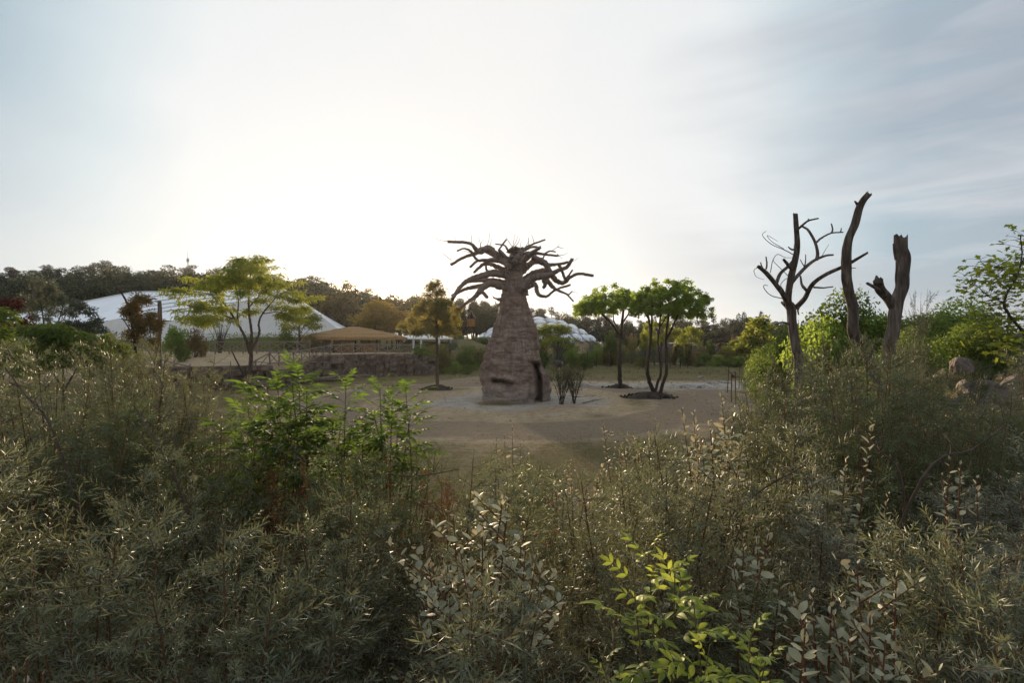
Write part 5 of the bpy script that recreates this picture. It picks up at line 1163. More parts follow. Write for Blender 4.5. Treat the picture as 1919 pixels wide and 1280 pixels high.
wl = [(x + rs.normal(0, 5), y + rs.normal(0, 4), 12, 11) for x, y in ((240, 590), (255, 585), (265, 575), (270, 560), (255, 600), (240, 605), (270, 600), (285, 590), (250, 620), (265, 620), (285, 615), (225, 590), (258, 560), (245, 570), (280, 635), (260, 640), (290, 605), (240, 630))]
pix_tree('thuja_tree', 'scruffy rust tinged conifer with a dead limb slanting from its top', 25, 258, [([(256, 720), (255, 680), (252, 640), (246, 600), (241, 575), (230, 553), (217, 540)], 2.6, 1.5, 0, 0), ([(246, 600), (250, 575), (256, 550)], .9, .4, 0, .2), ([(252, 640), (270, 610), (285, 595)], 1.2, .4, 0, .4), ([(250, 630), (235, 605), (225, 592)], 1.2, .4, 0, -.4)], None, pix_crown(wl, 25, 6500, .17, .045, M['rust_leaf'], 7, shell=.02, flat=.4, droop=.2), 'dark_bark', seed=13)
pix_tree_ = thing('bare_post', 'bare grey broken trunk standing upright like a post by the rail fence', 'dead tree', (P(299, 0, 27)[0], 27, 0))
mb = MB(); o = np.array([P(299, 0, 27)[0], 27, 0]); limb(mb, [np.array([0, 0, 0]), P(298, 690, 27) - o, P(297, 640, 27) - o, P(300, 600, 27) - o, P(299, 564, 27) - o], .17, .09, 20, 8, np.random.RandomState(2), .05); mb.build('trunk', M['dead_wood'], pix_tree_, smooth=True)
mb = MB(); limb(mb, [P(297, 690, 27) - o, P(285, 672, 26.8) - o, P(276, 655, 26.6) - o], .06, .02, 8, 5); mb.build('stub', M['dead_wood'], pix_tree_)
r = thing('bare_shrub', 'leafless twiggy shrub in front of the white hall behind the hedge', 'shrub', (P(412, 0, 66)[0], 66, Tz(P(412, 0, 66)[0], 66))); rs = np.random.RandomState(9); mb = MB(); o = np.array(r.location)
for i in range(26):
    a = rs.uniform(-1, 1); e = P(412 + a * 26, 596 + rs.uniform(0, 20), 66 + rs.uniform(-1.5, 1.5)) - o; limb(mb, [(a * .2, 0, 0), e * [.35, .35, .45] + rs.normal(0, .05, 3), e], .05, .015, 7, 4, rs)
mb.build('stems', M['bark'], r)

# right edge: green bushes behind the dead trees
for k, (px, top, Y, w, mat, lab) in enumerate((
    (1540, 572, 21, 230, 'umbrella_leaf', 'tall green bush between the forked dead tree and the pole trunk'),
    (1590, 545, 21.5, 260, 'bush_leaf', 'tallest green bush, rising behind the pole trunk'),
    (1660, 572, 20, 220, 'umbrella_leaf', 'dense green bush behind the stump with the side fork'),
    (1480, 608, 24, 170, 'bush_leaf', 'green bush at the foot of the forked dead tree'),
    (1735, 577, 18.5, 230, 'bush_leaf', 'broad green bush right of the stump with the side fork'),
    (1800, 562, 20.5, 240, 'umbrella_leaf', 'dark green bush left of the high boulder'),
    (1850, 588, 15, 200, 'bush_leaf', 'green bush under the maple against the high boulder'),
    (1700, 618, 15, 190, 'bush_leaf', 'low leafy bush between the stump and the boulders'),
    (1440, 632, 27, 130, 'bush_leaf', 'loose pale green bush left of the forked dead tree'))):
    putb(k, BIGB if 'BIGB' in globals() else (BIGB := [bush(s, M['bush_leaf'], 11000, .085, .05, 2.0, 1.6, stems=12) for s in (35, 36)]), lab, px, top, Y, w, mat)
r = thing('dogwood_shrub', 'bare shrub of stout red brown stems at the edge of the paddock', 'shrub', G(1416, 712)); o = np.array(r.location); Y = o[1]
for pts in ([(1420, 705), (1405, 680), (1392, 655)], [(1420, 705), (1419, 670)], [(1421, 705), (1426, 685), (1430, 664)], [(1425, 690), (1434, 684), (1442, 676)], [(1420, 690), (1408, 680), (1399, 668)], [(1432, 700), (1428, 692), (1424, 685)], [(1424, 690), (1416, 678), (1411, 668)]):
    mb = MB(); limb(mb, [P(x, y, Y) - o for x, y in pts] if len(pts) > 2 else [P(*pts[0], Y) - o, P(1420, 688, Y) - o, P(*pts[1], Y) - o], .05, .028, 8, 5, rs); mb.build('stem', M['red_stem'], r)

# wispy shrubs beside the baobab
def wispy(px, py, h, w, label, seed, n=1500):
    g = G(px, py); rs = np.random.RandomState(seed); r = thing('wispy_shrub', label, 'shrub', g); mb = MB(); pts = []
    for i in range(15):
        a = rs.uniform(0, 6.28); q = w * 1.3 * math.sqrt(rs.rand()); e = np.array([math.cos(a) * q, math.sin(a) * q, h * rs.uniform(.7, 1.05)]); m_ = np.array([e[0] * .38, e[1] * .38, h * .45]) + rs.normal(0, .06, 3)
        limb(mb, [(rs.normal(0, .06), rs.normal(0, .06), -.05), m_, e], .02, .006, 9, 4, rs); t = rs.uniform(.35, 1, 60)[:, None]
        pts.append(m_ * 0 + (1 - t) ** 2 * 0 + 2 * t * (1 - t) * m_ + t * t * e + rs.normal(0, .12, (60, 3)))
        for j in range(7):
            s = m_ * rs.uniform(.5, 1) if j < 2 else m_ + (e - m_) * rs.uniform(.05, .8); e2 = s + np.array([rs.normal(0, .2), rs.normal(0, .2), rs.uniform(.15, .45)]); limb(mb, [s, (s + e2) / 2, e2], .012, .005, 4, 3); pts.append(s + (e2 - s) * rs.rand(14, 1) + rs.normal(0, .08, (14, 3)))
    mb.build('stems', M['dark_bark'], r)
    p = np.concatenate(pts); p = p[rs.permutation(len(p))[:n]]; lf = MB(); leaf4(lf, p, nrm(rand_dir(rs, len(p)) + UP * .5), rand_dir(rs, len(p)), rs.uniform(.07, .13, len(p)), .04); lf.build('foliage', M['far_leaf'], r)
wispy(1053, 758, 2.9, 1.15, 'wispy twiggy shrub close beside the baobab doorway', 1); wispy(1076, 757, 2.4, .85, 'smaller wispy shrub right beside the first one', 2, 900)

# maple at the right: single leaves
def maple_leaf_mesh():
    ang = [0, 18, 32, 52, 66, 84, 112, 140, 180]; rad = [1, .62, .5, .86, .48, .42, .62, .3, .12]; pts = [(rad[i] * math.cos(R(a)), rad[i] * math.sin(R(a))) for i, a in enumerate(ang)]
    full = pts + [(x, -y) for x, y in pts[-2:0:-1]]; V = [(0, 0, .02)] + [(x + .1, y, -.12 * abs(y) - .06 * x * x) for x, y in full]; n = len(full)
    me = MB(); me.add(np.array(V), [[0, 1 + i, 1 + (i + 1) % n] for i in range(n)]); return me
def build_maple():
    Y = 8.0; b = P(1990, 640, Y); z = Tz(b[0], Y); o = np.array([b[0], Y, z]); r = thing('maple_tree', 'young maple with sunlit yellow green leaves reaching in front of the high boulder', 'tree', o); rs = np.random.RandomState(31); k = Y / 959.5
    tw = [([(1985, 760), (1950, 670), (1919, 625), (1895, 595), (1882, 572), (1888, 548), (1905, 520), (1915, 480), (1912, 440)], 3.6, .8, 0, -.3), ([(1884, 570), (1870, 562), (1852, 555), (1830, 535), (1815, 525)], 1.3, .4, 0, -.2), ([(1890, 545), (1870, 525), (1850, 505), (1835, 485)], 1.2, .4, 0, .4),
          ([(1905, 520), (1885, 505), (1862, 500)], 1.0, .4, -.1, -.5), ([(1900, 600), (1880, 615), (1860, 620), (1845, 640)], 1.2, .4, 0, -.4), ([(1912, 500), (1925, 470), (1940, 430)], 1.4, .5, -.2, .3), ([(1930, 640), (1905, 655), (1880, 660)], 1.2, .4, 0, -.6), ([(1895, 595), (1868, 590), (1845, 595), (1830, 605)], 1.0, .4, 0, .4), ([(1950, 670), (1940, 600), (1945, 540), (1935, 480)], 2.2, .6, .2, .6), ([(1910, 540), (1930, 530), (1955, 510)], 1.0, .4, 0, .2)]
    mb = MB(); tips = []
    for pts, r0, r1, d0, d1 in tw:
        ds = np.linspace(d0, d1, len(pts)); pp = np.array([P(x, y, Y + d) - o for (x, y), d in zip(pts, ds)]); limb(mb, pp, r0 * k, r1 * k, 6 * len(pp), 6, rs); sp = smooth_path(pp, 40); 
        for t in range(8 if r0 > 2 else 4, 40, 2): tips.append(sp[t])
    tips = np.array(tips); tips = np.repeat(tips, 6, 0)
    lp = tips + rs.normal(0, 1, (len(tips), 3)) * [.15, .17, .10]; 
    side = MB(); 
    for a, b_ in list(zip(tips, lp))[::3]: limb(side, [a, (a + b_) / 2 + [0, 0, .02], b_], .004, .002, 3, 3)
    mb.build('trunk', M['bark'], r, smooth=True); side.build('twigs', M['bark'], r)
    me = maple_leaf_mesh().mesh('leaf', M['maple_leaf']); n = len(lp); order = rs.permutation(n); rest = MB(); mv = maple_leaf_mesh(); V0 = np.concatenate(mv.v); T0 = np.concatenate(mv.t)
    for c, i in enumerate(order):
        rot = (rs.normal(0, .45), rs.normal(.25, .4), rs.uniform(0, 6.28)); s = rs.uniform(.045, .085)
        if c < 290: link('leaf', me, r, lp[i], rot, (s, s, s))
        else:
            from mathutils import Euler
            m3 = np.array(Euler(rot).to_matrix()); rest.add(V0 @ m3.T * s + lp[i], T0)
    tag(rest.build('foliage', M['maple_leaf'], r), kind='stuff')
build_maple()

# ------------------------------------------------------------------ foreground thicket
def shoot_batch(rs, mb, sm, B, D, Ln, bend, n, L, W, tint0=.0, tint1=.35, spread=.95, stem_r=.0021, fold=.12, droop=0.0):
    """leafy shoots: B bases, D directions, Ln lengths; leaves spiral along each one"""
    m = len(B); t = np.linspace(.06, 1.0, n)[None, :]
    def path(u): s = u * Ln[:, None]; return B[:, None] + D[:, None] * s[..., None] + UP * (bend[:, None] * s * s)[..., None]
    pos = path(np.broadcast_to(t, (m, n))); tan = nrm(D[:, None] + UP * (2 * bend[:, None] * t * Ln[:, None])[..., None])
    ref = np.where(np.abs(tan[..., 2:3]) > .8, np.array([1.0, 0, 0]), UP); a = nrm(np.cross(tan, ref)); b = np.cross(tan, a)
    ph = np.arange(n)[None] * 2.4 + rs.uniform(0, 6.28, (m, 1)); rad = a * np.cos(ph)[..., None] + b * np.sin(ph)[..., None]
    d = nrm(tan * (.55 + .6 * t[..., None]) + rad * spread + rs.normal(0, .16, pos.shape)); nn = nrm(tan - d * (tan * d).sum(-1, keepdims=True) + rs.normal(0, .25, pos.shape))
    s = rs.uniform(.7, 1.2, (m, n)) * (1 - .55 * t ** 4) * np.clip(.55 + t * 1.2, 0, 1)
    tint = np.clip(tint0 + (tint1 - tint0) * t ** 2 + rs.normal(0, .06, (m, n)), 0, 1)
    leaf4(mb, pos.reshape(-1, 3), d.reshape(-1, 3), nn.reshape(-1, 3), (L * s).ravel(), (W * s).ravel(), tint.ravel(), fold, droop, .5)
    k = 5; u = np.linspace(0, 1, k)[None]; sp = path(np.broadcast_to(u, (m, k))); V, T_, Q = tubes(sp, np.broadcast_to(np.linspace(stem_r, stem_r * .4, k), (m, k)), 3, False); sm.add(V, Q=Q)

def buckthorn(seed, H=2.1, w=.9, stems=20, side=25, L=.060, W=.0062, leaders=3, berries=False, dens=1.0):
    rs = np.random.RandomState(seed); fol, st = MB(), MB(); Bs, Ds, Ls, bd, tops = [], [], [], [], []
    bpts = []
    for i in range(stems):
        a = rs.uniform(0, 6.28); q = w * math.sqrt(rs.uniform(.02, 1)); h = H * rs.uniform(.80, 1.0) * (1 - .42 * (q / w) ** 2)
        if i < leaders: h = H * rs.uniform(1.0, 1.12); q *= .5
        e = np.array([math.cos(a) * q, math.sin(a) * q, h]); m_ = np.array([e[0] * .55, e[1] * .55, h * .45]) + rs.normal(0, .05, 3)
        pth = smooth_path([(e[0] * .1, e[1] * .1, -.15), m_, e], 14); V, T_, Q = tubes(pth[None], np.linspace(.010, .0026, 14)[None], 4, False); st.add(V, Q=Q)
        tg = nrm(pth[-1] - pth[-3]); tops.append((pth[-1] - tg * .50, tg))
        for j in range(side + (16 if i < leaders else 0)):
            f = rs.uniform(.62, .97) if j >= side else min(rs.uniform(.22, 1) ** .8, .97); u = f * 13; ii = int(u); p = pth[ii] + (pth[min(ii + 1, 13)] - pth[ii]) * (u - ii)
            az = j * 2.4 + rs.uniform(-.4, .4); up = rs.uniform(.05, .95); d = nrm(np.array([math.cos(az) + e[0] * .35, math.sin(az) + e[1] * .35, up])); l = rs.uniform(.16, .46) * (1.25 - .75 * f) / .8
            Bs.append(p); Ds.append(d); Ls.append(min(l, .42)); bd.append(rs.uniform(.0, .7))
            if berries and rs.rand() < .35 and f < .9: bpts.append(p + d * .08 + rs.normal(0, .012, (14, 3)))
    Bs, Ds, Ls, bd = map(np.array, (Bs, Ds, Ls, bd))
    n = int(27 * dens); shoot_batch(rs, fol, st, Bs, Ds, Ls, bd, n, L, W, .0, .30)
    k = rs.permutation(len(Bs))[:int(len(Bs) * .45)]     # second order sprigs
    f = rs.uniform(.35, .8, len(k)); b2 = Bs[k] + Ds[k] * (Ls[k] * f)[:, None]; d2 = nrm(Ds[k] + rs.normal(0, .7, (len(k), 3)) + UP * .25)
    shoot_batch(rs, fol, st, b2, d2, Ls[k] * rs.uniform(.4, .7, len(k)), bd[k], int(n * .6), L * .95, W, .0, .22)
    tb = np.array([t[0] for t in tops]); td = np.array([t[1] for t in tops])
    shoot_batch(rs, fol, st, tb, td, np.full(len(tb), .56), np.zeros(len(tb)), 44, L * .85, W, .05, .75, spread=.8, stem_r=.003)  # leader tops carry most of the painted sunlit tint
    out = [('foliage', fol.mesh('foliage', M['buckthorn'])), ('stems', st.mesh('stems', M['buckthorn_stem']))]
    if berries and bpts:
        bp = np.concatenate(bpts); oct_ = np.array([[1, 0, 0], [-1, 0, 0], [0, 1, 0], [0, -1, 0], [0, 0, 1.2], [0, 0, -1.2]]) * .0055; F = np.array([[0, 2, 4], [2, 1, 4], [1, 3, 4], [3, 0, 4], [2, 0, 5], [1, 2, 5], [3, 1, 5], [0, 3, 5]])
        V = (bp[:, None] + oct_).reshape(-1, 3); T_ = (np.arange(len(bp))[:, None, None] * 6 + F).reshape(-1, 3); mbb = MB(); mbb.add(V, T_); out.append(('berries', mbb.mesh('berries', M['berry']), 'stuff'))
    return out
BT = [buckthorn(100 + i, 1.5, .72, 17, 17, L=l_, W=w_, dens=d_) for i, (l_, w_, d_) in enumerate(((.048, .0062, 1.15), (.058, .0070, 1), (.07, .0076, .85), (.06, .0082, .95)))] ; BTT = [buckthorn(120 + i, 2.3, .95, 20, 22, L=l_, W=w_, dens=d_) for i, (l_, w_, d_) in enumerate(((.05, .0064, 1.1), (.06, .0072, 1), (.07, .0078, .85), (.056, .0082, 1)))]; BTB = [buckthorn(140 + i, 1.9, .85, 20, 24, berries=True, L=.045) for i in range(2)]

SIL_X = np.array([-300, 0, 60, 120, 180, 250, 300, 350, 420, 460, 520, 600, 680, 760, 820, 880, 930, 980, 1010, 1050, 1110, 1150, 1200, 1250, 1300, 1350, 1400, 1450, 1500, 1560, 1620, 1680, 1740, 1790, 1840, 1919, 2300])
SIL_Y = np.array([650, 655, 672, 688, 692, 675, 678, 684, 705, 755, 815, 825, 830, 825, 825, 835, 850, 890, 915, 935, 935, 900, 865, 850, 830, 795, 755, 705, 682, 660, 664, 652, 650, 672, 715, 700, 690])
LANDMARK = [(10, 'the crimson sumac'), (110, 'the dark sumac bush'), (180, 'the hall eave'), (260, 'the thuja'), (370, 'the yellow bush'), (470, 'the locust tree'), (570, 'the hall gable'), (670, 'the pavilion'), (750, 'the white canopy'), (820, 'the slim tree'), (890, 'the feeder'), (965, 'the baobab'), (1060, 'the wispy shrubs'), (1160, 'the single umbrella tree'), (1235, 'the multi-stemmed tree'), (1310, 'the adobe huts'), (1385, 'the nest hut'), (1490, 'the forked dead tree'), (1620, 'the dead pole'), (1680, 'the forked stump'), (1770, 'the green bushes'), (1860, 'the boulders'), (1960, 'the maple')]
rs = np.random.RandomState(77); LB = 'grey green narrow-leaved sea buckthorn shrub with young tips tinted pale as if sunlit in the dense thicket'; GRP = 'sea buckthorn shrubs of the thicket'
# (px range, depth, picture height below which nearer shrubs must stay)
clear = [(750, 1050, 2.3, 1290), (1480, 1710, 1.9, 1400), (1360, 1485, 2.3, 1200), (1130, 1340, 1.7, 1360), (1390, 1480, 1.5, 1400), (1500, 1690, 3.2, 985), (1280, 1400, 3.85, 900), (1120, 1235, 5.6, 890), (1015, 1130, 4.4, 960), (1755, 1850, 3.1, 930), (0, 110, 1.5, 1400), (0, 110, 2.95, 925), (430, 800, 5.0, 880), (920, 1000, 5.3, 860)]
rows = [(1.65, .80), (2.2, .84), (2.9, .92), (3.65, 1.0), (4.5, 1.05), (5.4, 1.1), (6.3, 1.05), (7.3, 1.1), (8.5, 1.2)]
for Y0, dx in rows:
    x = -Y0 * 1.05 - .5 + rs.uniform(0, dx)
    while x < Y0 * 1.05 + .5:
        Y = Y0 + rs.uniform(-.22, .22) * (1 + .25 * Y0 / 4); px = 959.5 + x / Y * 959.5; sil = float(np.interp(px, SIL_X, SIL_Y))
        ymax = float(np.interp(px, [-300, 400, 480, 560, 1000, 1100, 1330, 1450, 2300], [7.0, 6.6, 5.6, 6.4, 5.8, 6.2, 7.2, 9.2, 9.2]))
        near_y = 1085; f = sstep(Y, 1.5, ymax * .96); f = (Y - 1.5) / (ymax - 1.5)
        keep = Y <= ymax + .35
        if keep:
            f = min(max(f, 0), 1); zt = (CAM_Z - (near_y - 640) / 959.5 * 1.5) * (1 - f) + (CAM_Z - (sil - 640) / 959.5 * Y) * f
            zt += rs.uniform(-.20, .14) + .62 * (float(vnoise(np.array([x * .75 + 3.3, Y * .75, .5]), 12)) - .62) * (1 - .8 * min(max(f, 0), 1) ** 2); zt = min(zt, CAM_Z - (sil - 640 - 14) / 959.5 * Y)
            for a_, b_, y_, lim_ in clear:
                m_ = .42 / Y * 959.5
                if a_ - m_ < px < b_ + m_ and Y < y_ + .25: zt = min(zt, CAM_Z - (lim_ - 640) / 959.5 * max(Y - .25, .9) + .12)
            g = Tz(x, Y); h = zt - g
            if h > .45:
                fam, H = (BT, 1.5) if h < 1.75 else (BTT, 2.3)
                if 640 < px < 1010 and Y > 3.2 and rs.rand() < .7: fam, H = BTB, 1.9
                s = h / H; sxy = min(max(s, .82), 1.15)
                lm = LANDMARK[int(np.argmin([abs(px - q_[0]) for q_ in LANDMARK]))][1]
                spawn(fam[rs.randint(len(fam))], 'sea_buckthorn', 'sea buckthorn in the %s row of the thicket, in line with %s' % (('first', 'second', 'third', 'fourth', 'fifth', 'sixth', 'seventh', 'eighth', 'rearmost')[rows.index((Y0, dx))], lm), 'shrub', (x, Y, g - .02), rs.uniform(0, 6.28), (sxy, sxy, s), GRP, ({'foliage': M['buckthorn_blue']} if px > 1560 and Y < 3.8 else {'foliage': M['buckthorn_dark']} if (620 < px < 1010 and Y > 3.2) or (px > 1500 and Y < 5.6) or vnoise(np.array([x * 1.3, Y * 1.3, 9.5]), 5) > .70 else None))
        x += dx * rs.uniform(.8, 1.2)
for px, top, Y, lab in ((545, 880, 4.0, 'rusty brown dry shrub under the vivid green elder stems'), (610, 925, 3.9, 'rusty brown dry shrub right of the one below the elder'), (830, 905, 4.3, 'rust flecked shrub in the middle of the thicket before the track')):
    q = P(px, top, Y); g = Tz(q[0], Y); h = q[2] - g; spawn(BTB[int(px) % 2], 'dry_shrub', lab, 'shrub', (q[0], Y, g), px, (.5, .5, h / 1.95), 'rusty dry shrubs of the thicket', {'foliage': M['dry_leaf'], 'stems': M['red_stem']})
for px, py, Y, ex, ey, lab in ((95, 800, 3.4, 10, 690, 'bare dark stem slanting out of the thicket under the crimson sumac'), (1330, 1010, 2.9, 1510, 872, 'long bare stem slanting up to the slender oleaster'), (1690, 900, 3.2, 1600, 800, 'bare twiggy stem among the dark shrubs below the dead pole'), (690, 900, 4.3, 860, 880, 'bare stem lying across the rusty shrubs below the baobab'), (330, 900, 3.1, 250, 760, 'bare brown stem rising through the buckthorn below the thuja'), (1740, 880, 3.0, 1880, 800, 'bare dark stem leaning towards the boulders')):
    a_ = P(px, py, Y); g = Tz(a_[0], Y); e_ = P(ex, ey, Y + .25); o = np.array([a_[0], Y, g]); r = thing('dead_shrub', lab, 'shrub', o); mb = MB()
    limb(mb, [((ax := (a_ - e_) * .8)[0], .1, 0), ((a_ - o) * .5 + np.array([ax[0] * .5, .05, 0])), a_ - o, (a_ + e_) / 2 - o + rs.normal(0, .02, 3), e_ - o], .012, .004, 20, 5, rs)
    for j in range(7):
        s_ = a_ + (e_ - a_) * rs.uniform(.1, .95) - o; limb(mb, [s_, s_ + rs.normal(0, .05, 3) + [0, 0, .04], s_ + rs.normal(0, .1, 3) + [0, 0, .1]], .004, .0015, 5, 3)
    mb.build('stems', M['bark'], r)
# taller leaders that stand out against the background
for px, top, Y, lab in ((100, 622, 4.6, 'sea buckthorn with two long slanting leaders against the dark green sumac bush'), (236, 612, 5.0, 'sea buckthorn whose tall straight leader stands before the thuja'), (268, 648, 5.0, 'sea buckthorn leader in front of the bare grey post'), (332, 655, 5.4, 'sea buckthorn with broad golden tips in front of the near rail fence'), (412, 690, 5.6, 'sea buckthorn at the edge of the thicket just left of the locust trunk'), (1640, 655, 7.6, 'pale sea buckthorn at the foot of the pole trunk'), (1705, 505, 7.2, 'sea buckthorn with one very tall leader beside the stump with the side fork'), (1560, 640, 7.5, 'golden tipped sea buckthorn in front of the forked dead tree'), (640, 905, 2.4, 'sea buckthorn with a rusty upright leader below the elder'), (1225, 880, 2.7, 'sea buckthorn with crowded golden tips left of the oleaster stems'), (1140, 890, 2.7, 'sea buckthorn with tan tips beside the small oleaster'), (1735, 965, 2.1, 'blue grey sea buckthorn with bent tip in the dark part of the thicket'), (1865, 1030, 1.8, 'blue grey sea buckthorn with spiky leaders at the dark side of the thicket'), (420, 1010, 1.8, 'sea buckthorn with spreading silvery sprays low in the thicket')):
    q = P(px, top, Y); g = Tz(q[0], Y); h = q[2] - g; fam, H = (BT, 1.5) if h < 1.75 else (BTT, 2.3); s = h / (H * 1.12); 
    w = .55 if top < 560 else min(max(s, .7), 1.0)
    spawn(fam[int(px) % 4], 'sea_buckthorn', lab, 'shrub', (q[0], Y, g), px * .7, (w, w, s), GRP)

# ---- oleaster with single broad silvery leaves
def oval_leaf_mesh(name, mat, L=1.0, W=.46, nseg=5, curl=.12, fold=.10, tipx=1.0):
    t = np.linspace(0, 1, nseg + 1); wv = np.sin(np.pi * np.clip(t * .94 + .03, 0, 1)) ** .8 * W / 2; wv[0] = .02; wv[-1] = .004
    V = []
    for u, q in zip(t, wv): z = -curl * u * u; V += [(u * L, q, z + fold * q / W), (u * L, 0, z), (u * L, -q, z + fold * q / W)]
    Q = []
    for i in range(nseg): a = i * 3; Q += [[a, a + 1, a + 4, a + 3], [a + 1, a + 2, a + 5, a + 4]]
    mb = MB(); mb.add(np.array(V), Q=Q); return mb.mesh(name, mat, smooth=True)
OV = [oval_leaf_mesh('leaf', M['silver_leaf'], W=w_, curl=c, fold=f) for w_, c, f in ((.46, .10, .12), (.52, .22, .05), (.40, -.06, .2), (.48, .3, -.1))]
def oleaster(label, stems, seed, leaf=.062, base=None, per=34, fill=0, maxleaf=290):
    """stems: (px_top, py_top, Y); upright red-brown stems with single leaves up their length"""
    rs = np.random.RandomState(seed); st0 = np.array([P(*s) for s in stems]); bx = st0[:, 0].mean(); by = st0[:, 1].mean() + .05; g = Tz(bx, by); o = np.array([bx, by, g])
    r = thing('oleaster_shrub', label, 'shrub', o); mb = MB(); rest = MB(); cand = []
    for e in st0 - o:
        L_ = e[2]; b = np.array([e[0] * .35 + rs.normal(0, .04), e[1] * .35 + rs.normal(0, .04), 0]); m_ = b * .5 + e * .5 + np.array([rs.normal(0, .03), rs.normal(0, .03), 0]); pth = smooth_path([b, m_, e], 40); V, T_, Q = tubes(pth[None], np.linspace(.009, .0022, 40)[None], 5); mb.add(V, T_, Q)
        for j in range(per):
            f = 1 - (j / per) * min(.85, .95 / max(L_, .5)) - .005; u = f * 39; ii = min(int(u), 38); p = pth[ii] + (pth[ii + 1] - pth[ii]) * (u - ii)
            az = j * 2.4 + rs.uniform(-.5, .5); el = np.interp(j, [0, 3, 8, per], [1.25, .9, .45, .15]) + rs.normal(0, .22); s = leaf * np.interp(j, [0, 3, 8], [.45, .75, 1]) * rs.uniform(.6, 1.25)
            cand.append((p, az, el, s, j))
        for q in range(fill):
            f = rs.uniform(.45, .93); p = pth[int(f * 39)]; az = rs.uniform(0, 6.28); d = np.array([math.cos(az) * .8, math.sin(az) * .8, .75]); l = rs.uniform(.10, .26); e2 = p + d * l
            V, T_, Q = tubes(np.stack([p, p + d * l * .5, e2])[None], np.array([[.004, .003, .0018]]), 4); mb.add(V, T_, Q)
            for j in range(9): tt = 1 - j / 10; cand.append((p + d * l * tt, az + j * 2.4, np.interp(j, [0, 2, 6], [1.1, .7, .3]) + rs.normal(0, .25), leaf * rs.uniform(.65, 1.05) * (1 if j else .6), j + 3))
    mb.build('stems', M['silver_stem'], r)
    cand.sort(key=lambda c: -c[0][2] + c[0][1] * .4); pool = [np.array([v.co for v in m.vertices]) for m in OV]; Qs = [list(p.vertices) for p in OV[0].polygons]
    from mathutils import Euler
    for c, (p, az, el, s, j) in enumerate(cand):
        rot = Euler((rs.normal(0, .5), -el, az)); k = rs.randint(4)
        if c < maxleaf: link('leaf', OV[k], r, p, rot, (s, s, s))
        else: rest.add(pool[k] @ np.array(rot.to_matrix()).T * s + p, Q=Qs)
    if rest.v: tag(rest.build('foliage', M['silver_leaf'], r, smooth=True), kind='stuff')
rs = np.random.RandomState(9)
def fan(cx, cy, Y, n, w, h, seed):
    q = np.random.RandomState(seed); return [(cx + q.uniform(-w, w), cy + q.uniform(0, h), Y + q.uniform(-.16, .2)) for _ in range(n)]
oleaster('full oleaster bush with crowded broad silvery leaves low in the middle of the thicket', [(848, 945, 2.2), (940, 935, 2.3), (955, 925, 2.25), (905, 985, 2.15), (800, 1035, 2.1), (985, 1030, 2.05), (1015, 1110, 1.9)] + fan(905, 1020, 2.1, 13, 105, 120, 1), 1, .054, per=42, fill=6)
oleaster('oleaster with three upright leafy stems right of the lime green ash sapling', [(1445, 985, 2.15), (1395, 1005, 2.15), (1420, 1010, 2.2), (1375, 1060, 2.1), (1465, 1060, 2.1)], 2, .054, per=46)
oleaster('oleaster with the largest pale leaves, nearest the lower corner of the thicket', [(1605, 1055, 1.75), (1680, 1080, 1.75), (1560, 1110, 1.7), (1630, 1130, 1.65), (1520, 1110, 1.8), (1660, 1200, 1.55), (1590, 1200, 1.6), (1500, 1160, 1.7)] + fan(1570, 1150, 1.7, 5, 80, 80, 3), 3, .056, per=40, fill=3)
oleaster('slender oleaster with long red stems and sparse pale leaves in the dark right thicket', [(1635, 785, 3.1), (1525, 868, 3.0), (1585, 860, 3.1), (1665, 925, 2.9)], 4, .058, per=40)
oleaster('oleaster standing against the track, its pale tip near the rusty stakes', [(1352, 735, 3.8), (1300, 770, 3.7), (1278, 765, 3.75), (1375, 780, 3.7), (1330, 790, 3.6), (1395, 810, 3.7)] + fan(1340, 800, 3.7, 8, 55, 70, 5), 5, .070, per=34, fill=2)
oleaster('small leaved pale oleaster rising at the gap where the dry grass shows', fan(1175, 780, 5.4, 16, 50, 70, 6), 6, .050, per=40, fill=3)
oleaster('low small leaved oleaster at the near edge of the gap in the thicket', fan(1070, 885, 4.2, 14, 60, 50, 7), 7, .045, per=36, fill=3)
oleaster('oleaster with two pale rosettes half hidden in the dark right thicket', [(1780, 860, 3.0), (1830, 895, 2.9), (1800, 870, 3.0), (1765, 890, 2.95)], 8, .058, per=26)
oleaster('oleaster twig with a few big leaves at the bottom corner of the thicket', [(50, 1235, 1.45), (25, 1255, 1.4), (80, 1262, 1.4)], 9, .058, per=14)
oleaster('oleaster sprig with wide pale leaves among the fine buckthorn', [(30, 890, 2.8), (95, 885, 2.9), (60, 905, 2.85)], 10, .055, per=12)
oleaster('small oleaster poking up before the sandy track', [(960, 800, 5.2), (945, 815, 5.3), (975, 830, 5.2), (930, 820, 5.3), (990, 840, 5.2)], 11, .05, per=34)

